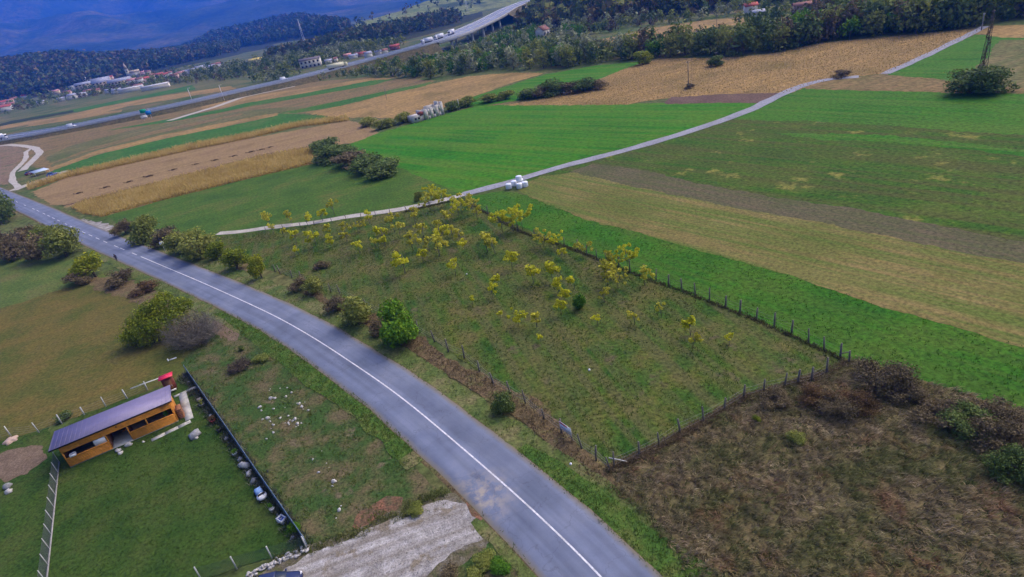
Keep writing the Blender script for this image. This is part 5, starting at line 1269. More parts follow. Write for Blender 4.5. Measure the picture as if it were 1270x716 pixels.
# paving round the shed
def slabs(name, label, px, w, k):
    C = resample(wpoly(px), 0.1); d = np.linspace(0, len(C) - 1, k + 1).astype(int); o = thing(name, label, 'path', np.append(C[0], 0.0))
    for i in range(k):
        a, b = C[d[i]], C[d[i + 1]]; t = (b - a); l = np.linalg.norm(t); c = (a + b) / 2 - C[0]
        MB().box((c[0], c[1], 0.06), (l - 0.03, w * R.uniform(.93, 1.05), 0.09 + R.uniform(0, .012)), math.atan2(t[1], t[0])).build('slab', M['slab'], o)
for lab_, px_, w_, k_ in (('pale concrete path along the right end of the shed', [(226.5, 489), (235.5, 521)], 0.95, 2), ('pale concrete path below the right front of the shed', [(237, 523), (188, 547)], 0.65, 3), ('short concrete path from the shed to the screened fence', [(216, 493), (240, 482)], 0.5, 3)):
    slabs('slab_path', lab_, px_, w_, k_)
for i, (px, s) in enumerate((((147, 560), .7), ((150, 563), .6), ((160, 553), .9), ((178, 549), .4))):
    rock(RK[i], px, s, ['flat pale step stone left of the shed doorway', 'lowest flat step stone below the shed doorway', 'wide flat step stone right of the shed doorway', 'small pale stone at the end of the slab path'][i], name='step_stone')
# red-roofed privy
PV = thing('small_outhouse', 'tiny brown outhouse with a bright red roof behind the shed', 'outhouse', G(214, 486), rz)
M['maroon'] = solid_mat('maroon_boards', (0.15, 0.035, 0.022), 0.7, 0.25, 4.0); M['red'] = solid_mat('red_sheet', (0.62, 0.022, 0.06), 0.45, 0.1, 2.0)
mb = MB(); mb.box((0, 0.65, 1.0), (1.3, 1.3, 2.0)); mb.build('wall', M['maroon'], PV)
mb = MB(); mb.box((0, -0.02, 0.95), (0.75, 0.04, 1.7)); dr = mb.build('door', M['wood_dark'], PV); MB().box((0.28, -0.06, 0.95), (0.05, 0.05, 0.14)).build('handle', M['steel'], dr)
q = MB(); q.add([(-.85, -.35, 2.35), (.85, -.35, 2.35), (.85, 1.6, 2.02), (-.85, 1.6, 2.02), (-.85, -.35, 2.28), (.85, -.35, 2.28), (.85, 1.6, 1.95), (-.85, 1.6, 1.95)], [(0, 1, 2, 3), (7, 6, 5, 4), (0, 4, 5, 1), (1, 5, 6, 2), (2, 6, 7, 3), (3, 7, 4, 0)])
q.build('roof', M['red'], PV)
MB().box((0, -0.3, 0.35), (1.2, 0.3, 0.12)).build('step_board', M['post_pale'], PV)

# ------------------------------------------------------------------ odds and ends in the yard
rock(RG[0], (242, 541), 1.5, 'squat grey stone fire ring block on the yard lawn right of the shed')
rock(RK[1], (244, 544), 0.55, 'white stone resting against the grey block on the lawn')
rock(RG[1], (11, 604), 1.1, 'dark rock on top of the pale block at the left edge')
rock(RK[2], (12, 611), 0.8, 'pale block under the dark rock at the left edge')
def stump(p, label):
    rg = np.random.default_rng(8); n = 20; V = []
    for z, rs in ((0, 1.0), (0.22, 0.92), (0.34, 0.55)):
        for k in range(n):
            a = 2 * math.pi * k / n; r = rs * (0.62 + 0.34 * (0.5 + 0.5 * math.cos(5 * a + .6)) + 0.05 * rg.normal()); V.append((math.cos(a) * r, math.sin(a) * r, z))
    Fc = [(j * n + k, j * n + (k + 1) % n, (j + 1) * n + (k + 1) % n, (j + 1) * n + k) for j in range(2) for k in range(n)] + [tuple(2 * n + k for k in range(n))]
    o = MB().add(V, Fc).build('tree_stump', solid_mat('cut_wood', (0.42, 0.30, 0.23), 0.9, 0.2, 4.0), None, p); tag(o, label, 'stump')
stump(G(14, 547), 'pale star-shaped root stump on the bare soil left of the shed')
FA, FB = G(232.5, 463), G(382, 679)
def along(px, off=0.0):
    p = G(*px); t = (FB - FA) / np.linalg.norm(FB - FA); s = np.dot(p - FA, t); nn = np.array([t[1], -t[0], 0])
    return FA + t * s + nn * (-off if nn[0] > 0 else off)
def pot(px, label, c, plant_kind, s=0.45, h=0.5):
    p = along(px, 0.7); o = thing('flower_pot', label, 'flower pot', p)
    MB().lathe([(s * .32, 0), (s * .45, h * .8), (s * .5, h * .82), (s * .5, h), (s * .44, h), (s * .4, h * .86)], 14).build('pot', solid_mat('pot_glaze', c, 0.5, 0.1), o)
    v = variant(0.8, 0.7, 160, 0.15, 6, plant_kind, R.randrange(999), 0.05, 0.5, 0.012)
    link('plant', v[0], o, (0, 0, h * .85), None, s * 1.7)
pot((256, 503), 'grey flower pot with dull plant near the top of the screened fence', (0.25, 0.25, 0.25), 'olive', .6)
pot((274, 520), 'red flower pot at the foot of the screened fence', (0.30, 0.05, 0.03), 'rust', .75)
pot((304, 560), 'white flower pot half way down the screened fence', (0.65, 0.65, 0.62), 'green', .5)
pot((352, 627), 'pale flower pot below the blue covered mower', (0.5, 0.5, 0.48), 'green', .5)
pot((283, 531), 'small dark flower pot beside the red one', (0.08, 0.08, 0.09), 'dark', .5)
SL = ['large pale stone at the top end of the screened fence', 'pale stone under the red-roofed outhouse by the fence', 'grey stone beside the grey flower pot', 'white stone above the white flower pot', 'large grey stone half way along the fence', 'grey stone touching the blue covered mower', 'pale stone next to the small dark pot', 'grey stone below the white flower pot', 'long grey stone above the mower', 'small white stone in the lower fence border', 'grey stone in the lower fence border', 'white stone nearest the lower fence corner']
for i, (px, s) in enumerate((((243, 483), .9), ((238, 474), .7), ((251, 496), .8), ((291, 541), .7), ((318, 572), 1.3), ((330, 590), 1.0), ((268, 514), .6), ((308, 566), .7), ((324, 581), .9), ((356, 632), .4), ((358, 641), .7), ((370, 664), .5))):
    p = along(px, 0.55); me = (RG if i % 2 else RK)[i % 4]
    tag(link('rock', me, None, p + [0, 0, s * .2], R.random() * 6, (s, s * .8, s)), SL[i], 'rock')
# small covered mower
p = along((345, 605), 0.8); tz = math.atan2((FB - FA)[1], (FB - FA)[0])
mw = thing('lawn_mower', 'blue and white garden machine with black handle by the fence', 'mower', p, tz)
M['blue'] = solid_mat('light_blue_cover', (0.22, 0.36, 0.60), 0.5, 0.1)
MB().box((-0.55, 0, 0.5), (0.9, 0.75, 0.35), taper=0.7).build('cover', M['blue'], mw)
MB().lathe([(0.42, 0.25), (0.48, 0.3), (0.48, 0.5), (0.3, 0.6), (0.05, 0.62)], 16, (0.35, 0, 0)).build('housing', M['white'], mw)
MB().tube([(0.3, -.28, .6), (0.75, -.28, 1.05), (0.75, .28, 1.05), (0.3, .28, .6)], 0.04, 6).build('handle', M['black'], mw)
MB().box((0.35, 0, 0.63), (0.16, 0.7, 0.08)).build('strap', M['black'], mw)
for sx in (-.8, .55):
    for sy in (-.4, .4): MB().tube([(sx, sy - .05, .2), (sx, sy + .05, .2)], 0.2, 12).build('wheel', M['black'], mw)
p = along((363, 639), 0.5)
bx = thing('crate', 'small white crate with blue inside in the fence border', 'crate', p, tz + .3)
mb = MB()
for dx, dy, sx, sy in ((0, -.27, .8, .06), (0, .27, .8, .06), (-.37, 0, .06, .48), (.37, 0, .06, .48)): mb.box((dx, dy, .25), (sx, sy, .5))
mb.build('side', M['white'], bx); MB().box((0, 0, .3), (.67, .47, .1)).build('filling', solid_mat('blue_plastic', (0.05, 0.12, 0.45), 0.5, 0.1), bx)
# pale stones on the waste ground
rg = np.random.default_rng(44)
CLU = [((365, 525), 11, 9), ((372, 505), 9, 7), ((352, 518), 10, 7), ((345, 490), 14, 8), ((328, 512), 10, 6), ((395, 560), 14, 4), ((420, 590), 16, 3), ((418, 630), 14, 3), ((335, 530), 9, 5)]
k = 0
for c, sp, n_ in CLU:
    for _ in range(n_):
        x, y = rg.normal(c, sp * .55); s = 0.16 + 0.38 * rg.random() ** 2
        rock(RK[rg.integers(6)], (x, y), s, 'pale stone among the scattered rubble between yard fence and road', 'pale rubble stones on the waste ground'); k += 1
for i, (px, lab) in enumerate((((209, 448), 'thin white stick standing on the meadow above the outhouse'), ((215, 446), 'white scrap lying on the meadow above the outhouse'))):
    p = G(*px); tag(MB().box((0, 0, 0.12), (0.9 if i else 0.15, 0.2, 0.1 if i else 0.5), 0.4).build('scrap', M['white'], None, p), lab, 'scrap')
for px, lab in (((731, 460), 'tiny white scrap in the middle of the lower orchard'), ((708, 577), 'tiny white scrap at the bottom of the brown bank'), ((579, 341), 'white capped stake in the orchard')):
    p = G(*px); tag(MB().lathe([(0.05, 0), (0.11, .05), (0.12, .2), (0.05, .26)], 8).build('scrap', M['white'], None, p), lab, 'scrap')

# ------------------------------------------------------------------ signs, poles, bales, heaps
SG = thing('round_sign', 'round white road sign on a thin pole beside the hedge', 'road sign', G(206, 314))
MB().tube([(0, 0, -.2), (0, 0, 2.75)], 0.04, 8).build('pole', M['steel'], SG)
v = np.array([G(206, 314)[0], G(206, 314)[1]]); a = math.atan2(-v[1], -v[0])
mb = MB(); c, s = math.cos(a), math.sin(a)
mb.tube([(c * .05, s * .05, 2.4), (c * .08, s * .08, 2.4)], 0.46, 20); mb.build('plate', M['white'], SG)
fa, fb = G(690, 533), G(712, 549); t = (fb - fa) / np.linalg.norm(fb - fa); rz2 = math.atan2(t[1], t[0])
SB = thing('sign_board', 'white notice board with red top on the roadside orchard fence', 'sign', G(703, 543), rz2)
M['signred'] = solid_mat('sign_red', (0.55, 0.06, 0.05), 0.5, 0.1)
for x in (-.75, .75): MB().tube([(x, 0.06, -.2), (x, 0.06, 1.7)], 0.045, 6).build('post', M['post_wood'], SB)
MB().box((0, 0, 1.15), (1.7, 0.03, 0.95)).build('panel', M['white'], SB)
MB().box((-.25, -0.02, 1.5), (1.1, 0.012, 0.2)).build('red_band', M['signred'], SB)
MB().box((0, -0.02, 1.05), (1.4, 0.012, 0.06)).build('grey_band', M['grey_stone'], SB)

def pole(name, label, px, h, r=0.13, arm=True, mat=None):
    p = G(*px); o = thing(name, label, 'utility pole', p)
    MB().tube([(0, 0, -.3), (0, 0, h)], [r * 1.2, r * .8], 8).build('pole', mat or M['post_wood'], o)
    if arm:
        MB().box((0, 0, h - .35), (1.5, 0.12, 0.12), 0.5).build('crossarm', mat or M['post_wood'], o)
        for d in (-.6, 0, .6): MB().lathe([(0.04, 0), (0.07, .05), (0.04, .12), (0.06, .17)], 6, (d * math.cos(.5), d * math.sin(.5), h - .28)).build('insulator', M['white'], o)
    return o
pole('utility_pole', 'slender wooden utility pole on the edge of the ripe crop', (854, 110), 8.6)
pole('utility_pole', 'short wooden pole standing in the dark bush of the ripe crop', (888, 82), 5.0, 0.12)
pole('utility_pole', 'wooden pole beyond the crop field below the autumn hillside', (889, 38), 8.0)
pole('utility_pole', 'pale concrete pole at the end of the farm track', (1217, 38), 5.5, 0.16, True, M['slab2'])
pole('utility_pole', 'thin pole on the far green field left of the ruin', (480, 124), 6.0, 0.1, False)
pole('utility_pole', 'small pale post near the right side of the ruin', (570, 136), 4.0, 0.14, False, M['post_pale'])
def lattice(name, label, p, h, w, mat, n=8, cat='pylon', bands=None, arms=0):
    o = thing(name, label, cat, p)
    q = lambda k, z: np.array([(-1, 1, 1, -1)[k] * w * .5 * (1 - .85 * z / h), (-1, -1, 1, 1)[k] * w * .5 * (1 - .85 * z / h), z])
    for k in range(4): MB().tube([q(k, -.3), q(k, h)], max(0.06, w * .035), 4).build('leg', mat, o)
    mb = MB()
    for i in range(n):
        z0, z1 = h * i / n, h * (i + 1) / n
        for k in range(4): mb.tube([q(k, z0), q((k + 1) % 4, z1)], max(0.04, w * .022), 3, False); mb.tube([q(k, z1), q((k + 1) % 4, z1)], max(0.04, w * .022), 3, False)
    mb.build('bracing', mat, o)
    for i in range(arms): MB().box((0, 0, h * (.98 - .1 * i)), (w * (1.2 + .5 * i), .16, .16), .6).build('crossarm', mat, o)
    return o
M['mast_white'] = solid_mat('mast_white', (0.62, 0.60, 0.58), 0.6, 0.1); M['rust'] = solid_mat('rusty_steel', (0.10, 0.085, 0.075), 0.8, 0.3, 3.0, 0.2)
oy = lattice('pylon', 'slim pylon overgrown with creeper above the dark bush on the right', G(1214, 113), 17.5, 1.5, M['rust'], 12, arms=2)
rg = np.random.default_rng(77); cl = [(rg.normal() * .25, rg.normal() * .25, z, .55 * (1.2 - z / 22), .55 * (1.2 - z / 22), .8) for z in np.linspace(2, 16, 14)]
Vv, Fq = leaves(cl, 620, 0.32, rg, shell=1.0); link('creeper', mesh('creeper', Vv, Fq, LM['brown']), oy)
p = atD(378, 54, 1300); lattice('radio_mast', 'tall white lattice mast rising from the woods behind the motorway', (p[0], p[1], max(0, p[2] - 8)), 44, 4.2, M['mast_white'], 12, 'mast')
p = atD(581, 21, 1240); lattice('pylon', 'pale pylon on the pasture hill above the viaduct', (p[0], p[1], max(0, p[2] - 2)), 30, 5, M['mast_white'], 8, arms=2)

M['wrap'] = solid_mat('white_bale_wrap', (0.78, 0.80, 0.82), 0.35, 0.05, 2.0, spec=0.4)
BAL = [((631.5, 234.5), 0, 'white wrapped bale at the left end of the pile by the track'), ((638, 231), 0, 'white wrapped bale behind the left end of the pile'), ((644.6, 234), 0, 'white wrapped bale in the front middle of the pile'), ((651.6, 232), 0, 'white wrapped bale at the right end of the pile'), ((646, 228.5), 0, 'white wrapped bale at the back of the pile'), ((645, 231.5), 1.22, 'white wrapped bale lying on top of the pile')]
bm_ = MB().lathe([(0.45, 0), (0.60, 0.05), (0.655, 0.16), (0.67, 0.6), (0.655, 1.06), (0.60, 1.17), (0.45, 1.22)], 22).data('round_bale', M['wrap'], True)
bw = MB()
for z in (0.25, 0.45, 0.65, 0.85, 1.02): bw.lathe([(0.668, z), (0.68, z + .03), (0.668, z + .06)], 22)
bw = bw.data('wrap_fold', M['wrap'], True)
for px, z, lab in BAL:
    p = G(*px); o = thing('round_bale', lab, 'hay bale', (p[0], p[1], z + .03), R.random(), 'white wrapped bales beside the farm track')
    link('bale_body', bm_, o); link('wrap_fold', bw, o)
hm = blades(np.random.default_rng(3).normal(size=(26, 2)) * [.8, .5], 9, 0.5, 0.12, 0.4, (0, 0), np.random.default_rng(3), 1.2, 0.0)
hm = mesh('hay_heap', hm[0], hm[1], leaf_mat('dark_hay', [(0.08, 0.055, 0.036), (0.14, 0.10, 0.065), (0.20, 0.15, 0.10)], 0.2, 0.6))
HEAP = [(98, 240), (131, 233), (160, 226), (185, 219), (215, 211), (243, 204), (267, 199), (290, 194), (311, 189), (324, 186), (335, 183)]
for i, px in enumerate(HEAP):
    tag(link('hay_heap', hm, None, G(*px), a_left + R.uniform(-.3, .3), 0.6 + .35 * R.random()), 'dark heap of stalks on the stubble, %s from the road end of the row' % ORD[i], 'heap', 'stalk heaps on the stubble field')

# ------------------------------------------------------------------ vehicles
M['tyre'] = solid_mat('tyre', (0.02, 0.02, 0.02), 0.9, 0.1); M['glass'] = solid_mat('dark_glass', (0.02, 0.025, 0.03), 0.12, 0.05, spec=0.6)
M['lamp'] = solid_mat('lamp_lens', (0.7, 0.7, 0.68), 0.2, 0.05); M['tail'] = solid_mat('tail_lens', (0.4, 0.02, 0.02), 0.3, 0.05)
def car(label, p, rz, c, cat='car', name='parked_car', van=False):
    o = thing(name, label, cat, p, rz); pm = solid_mat('car_paint', c, 0.25, 0.04, spec=0.5)
    hT_ = 2.0 if van else 1.46
    st = [(-2.15, .62, .45, .78), (-2.05, .80, .28, .92), (-1.2, .87, .24, .98), (0, .88, .22, .98), (1.1, .87, .24, .94), (1.85, .80, .28, .80), (2.15, .58, .42, .66)]
    V = []; k = 8
    for x, w, zb, zt in st:
        V += [(x, -w * .92, zb), (x, -w, zb + .12), (x, -w, zt - .14), (x, -w * .88, zt), (x, w * .88, zt), (x, w, zt - .14), (x, w, zb + .12), (x, w * .92, zb)]
    Fc = [(i * k + j, i * k + (j + 1) % k, (i + 1) * k + (j + 1) % k, (i + 1) * k + j) for i in range(len(st) - 1) for j in range(k)] + [tuple(range(k))[::-1], tuple((len(st) - 1) * k + j for j in range(k))]
    bd = MB().add(V, Fc).build('body', pm, o, smooth=False)
    x0, x1, x2, x3 = (-2.05, -1.95, .75, 1.25) if van else (-1.75, -1.15, .25, 1.0)
    cs = [(x0, .80, .93), (x1, .66, hT_ - .05), (x2, .66, hT_ - .04), (x3, .80, .92)]
    V = []
    for x, w, z in cs: V += [(x, -w, z), (x, w, z)]
    V += [(x0, -.80, .90), (x0, .80, .90), (x3, -.80, .88), (x3, .80, .88)]
    MB().add(V, [(0, 1, 3, 2), (4, 5, 7, 6), (0, 2, 4, 6), (1, 7, 5, 3), (2, 3, 5, 4)]).build('cargo_body' if van else 'window', pm if van else M['glass'], o)
    if van: MB().add([(1.24, -.72, 1.0), (1.24, .72, 1.0), (.82, .6, 1.86), (.82, -.6, 1.86)], [(0, 1, 2, 3)]).build('windscreen', M['glass'], o, (.03, 0, .02)); o.scale = (1.3, 1.15, 1.25)
    MB().add([(x1 - .02, -.67, hT_ - .045), (x2 + .02, -.67, hT_ - .035), (x2 + .02, .67, hT_ - .035), (x1 - .02, .67, hT_ - .045), (x1 + .1, -.58, hT_), (x2 - .1, -.58, hT_), (x2 - .1, .58, hT_), (x1 + .1, .58, hT_)], [(0, 1, 5, 4), (1, 2, 6, 5), (2, 3, 7, 6), (3, 0, 4, 7), (4, 5, 6, 7), (3, 2, 1, 0)]).build('roof', pm, o)
    for sx in (-1.3, 1.35):
        for sy in (-1, 1):
            w = MB().tube([(sx, sy * .68, .32), (sx, sy * .9, .32)], .32, 16).build('wheel', M['tyre'], o)
            MB().tube([(sx, sy * .9, .32), (sx, sy * .915, .32)], .19, 12).build('rim', M['steel'], w)
    for sy in (-.55, .55):
        MB().box((2.0, sy, .66), (.16, .3, .13)).build('headlight', M['lamp'], o); MB().box((-2.1, sy, .76), (.1, .26, .13)).build('tail_light', M['tail'], o)
        MB().box((.85, sy / .55 * .95, .98), (.14, .16, .11)).build('mirror', pm, o)
    return o
pc = G(337, 719, 1.4); u = G(360, 712) - G(300, 727)
car('dark blue car parked at the gate on the bottom edge', (pc[0], pc[1], .07), math.atan2(u[1], u[0]), (0.022, 0.03, 0.075))
car('blue car standing at the end of the dirt lane', G(66, 218), ang((20, 236), (65, 222)), (0.04, 0.09, 0.30))
car('dark red car beside the pale canopy at the junction', G(38, 216.5), ang((20, 236), (65, 222)) + .3, (0.12, 0.02, 0.02))
car('black car just right of the pale canopy edge', G(42, 215), ang((20, 236), (65, 222)) + .2, (0.02, 0.02, 0.025))
cp = thing('canopy', 'pale blue-grey flat canopy between the cars at the junction', 'canopy', G(51, 216.5), ang((20, 236), (65, 222)))
MB().add([(-3, -2.4, 1.5), (3, -2.4, 1.5), (3, 2.4, 2.0), (-3, 2.4, 2.0), (-3, -2.4, 1.42), (3, -2.4, 1.42), (3, 2.4, 1.92), (-3, 2.4, 1.92)], [(0, 1, 2, 3), (7, 6, 5, 4), (0, 4, 5, 1), (1, 5, 6, 2), (2, 6, 7, 3), (3, 7, 4, 0)]).build('roof', solid_mat('canopy_sheet', (0.42, 0.50, 0.58), 0.5, 0.08), cp)
for x in (-2.8, 2.8):
    for y in (-2.2, 2.2): MB().box((x, y, .75), (.12, .12, 1.5)).build('post', M['steel'], cp)
def on_mw(px, lane_off):
    i = mw_i(px); t = MWw[min(i + 1, len(MWw) - 1)] - MWw[i - 1]; t /= np.linalg.norm(t); nn = np.array([-t[1], t[0], 0]); nn /= np.linalg.norm(nn)
    return MWw[i] + nn * lane_off + [0, 0, .02], math.atan2(t[1], t[0])
def truck(label, px, off, flip, ccab, cbox, Lb=12.5):
    p, a = on_mw(px, off); o = thing('lorry', label, 'truck', p, a + (math.pi if flip else 0))
    MB().box((-1.6, 0, 2.55), (Lb, 2.5, 2.75)).build('trailer', solid_mat('trailer_skin', cbox, .5, .05), o)
    cb = MB(); cb.box((Lb / 2 + 0.2, 0, 1.9), (2.1, 2.45, 2.7), taper=.92); cab = cb.build('cab', solid_mat('cab_paint', ccab, .4, .05), o)
    MB().box((Lb / 2 + 1.24, 0, 2.3), (.06, 2.1, .9)).build('windscreen', M['glass'], cab)
    MB().box((-1.0, 0, .95), (Lb + 1, 1.0, .3)).build('chassis', M['black'], o)
    for x in (-Lb / 2 - .2, -Lb / 2 + 1.1, -Lb / 2 + 2.4, Lb / 2 - 2.2, Lb / 2 + .5):
        for y in (-1.05, 1.05): MB().tube([(x, y - .15, .5), (x, y + .15, .5)], .5, 12).build('wheel', M['tyre'], o)
truck('white lorry on the motorway at the left edge', (10, 171, 2), -5, False, (.7, .7, .7), (.72, .72, .74))
p, a = on_mw((90, 157, 2), -4); car('white van on the motorway left of the green sign', p, a, (.7, .7, .7), 'van', 'van', True)
p, a = on_mw((351, 101, 3.4), 6); car('white van on the motorway near the underpass', p, a, (.7, .7, .7), 'van', 'van', True)
truck('cream lorry on the motorway below the large white house', (420, 84, 4.2), -5, False, (.65, .6, .35), (.70, .66, .42))
truck('white lorry leading the group where the viaduct starts', (535, 53, 8), 5, True, (.7, .7, .7), (.7, .7, .72), 7)
truck('white lorry second in the group on the viaduct', (551, 47.6, 9.1), 5, True, (.7, .7, .7), (.7, .7, .72), 7)
truck('white lorry third in the group on the viaduct', (567, 42, 9.7), 5, True, (.7, .7, .7), (.7, .7, .72), 7)
# motorway sign
i = mw_i((182, 139, 2.5)); t = MWw[i + 1] - MWw[i - 1]; t /= np.linalg.norm(t)
p = G(183, 146.5, 1.0); v = -p[:2] / np.linalg.norm(p[:2]); az_ = math.atan2(v[1], v[0]) + math.pi / 2
gs = thing('motorway_sign', 'green and blue direction sign panel beside the motorway', 'road sign', (p[0], p[1], 0), az_)
MB().box((-1.0, 0, 5.6), (3.6, .12, 2.4)).build('green_panel', solid_mat('sign_green', (0.0, 0.30, 0.17), .5, .05), gs)
MB().box((1.6, -.08, 4.0), (3.2, .12, 2.4)).build('blue_panel', solid_mat('sign_blue', (0.01, 0.20, 0.55), .5, .05), gs)
for x in (-2.2, 2.2): MB().tube([(x, .2, -.2), (x, .2, 6.6)], .14, 6).build('post', M['steel'], gs)
for px, lab in (((177, 145, 2), 'small white roadside cabinet below the green sign'),):
    p = G(179, 146, 0.5); o = thing('roadside_cabinet', lab, 'cabinet', (p[0], p[1], 0), 0.5); MB().box((0, 0, 1.0), (4.0, 1.6, 1.8)).build('body', M['white'], o); MB().box((0, 0, 1.95), (4.3, 1.9, .12)).build('lid', M['steel'], o)
for px, lab in (((238, 124, 3), 'slim lamp post on the far motorway side right of the sign'), ((277, 121, 3), 'slim lamp post on the near motorway side right of the sign')):
    p = G(*px); o = thing('lamp_post', lab, 'lamp post', p); MB().tube([(0, 0, -2), (0, 0, 8)], .16, 6).build('pole', M['mast_white'], o); MB().box((.8, 0, 8), (1.8, .25, .14)).build('lamp_head', M['mast_white'], o)

# ------------------------------------------------------------------ buildings
def house(label, px, w, d, h, wall, roof, rise=0.45, rz=None, name='house', cat='house', windows=0, flat=False, z=0.0):
    p = G(px[0], px[1], z); v = p[:2] / np.linalg.norm(p[:2]); f = math.atan2(v[1], v[0]) - math.pi / 2
    o = thing(name, label, cat, p, f + (R.uniform(-.35, .35) if rz is None else rz))
    wm = solid_mat('render_wall', wall, .9, .1, .4); rm = solid_mat('roof_tile', roof, .85, .18, .5)
    rh = d * rise * .5
    mb = MB(); mb.box((0, d / 2, h / 2 - .5), (w, d, h + 1))
    if not flat: mb.add([(-w / 2, 0, h), (-w / 2, d, h), (-w / 2, d / 2, h + rh * .93), (w / 2, 0, h), (w / 2, d, h), (w / 2, d / 2, h + rh * .93)], [(0, 2, 1), (3, 4, 5)])
    wl_ = mb.build('wall', wm, o)
    e = 0.5; mb = MB()
    if flat: mb.box((0, d / 2, h + .15), (w + .5, d + .5, .35))
    else:
        for s in (0, 1):
            ye = -e if s == 0 else d + e; ze = h - rh * e / (d / 2)
            q = [(-w / 2 - e, ye, ze), (w / 2 + e, ye, ze), (w / 2 + e, d / 2, h + rh), (-w / 2 - e, d / 2, h + rh)]
            q2 = [(a, b, c_ - .22) for a, b, c_ in q]
            mb.add(q + q2, [(0, 1, 2, 3), (7, 6, 5, 4), (0, 4, 5, 1), (1, 5, 6, 2), (3, 2, 6, 7), (0, 3, 7, 4)])
    rf_ = mb.build('roof', rm, o)
    if windows:
        fl = max(1, int(h // 3.0))
        for j in range(fl):
            for i in range(windows):
                x = -w / 2 + w * (i + .5) / windows
                wn_ = MB().box((x, -.03, 1.6 + j * h / fl), (w / windows * .48, .1, h / fl * .52)).build('window', M['glass'], o)
                MB().box((x, -.12, 1.6 + j * h / fl - h / fl * .30), (w / windows * .56, .25, .14)).build('sill', wm, wn_)
    return o
WH, CR, GY, PK = (.62, .58, .50), (.58, .46, .30), (.42, .41, .40), (.54, .36, .27)
RD, RB, RGY, RPK = (.33, .07, .05), (.20, .085, .06), (.27, .28, .33), (.42, .20, .17)
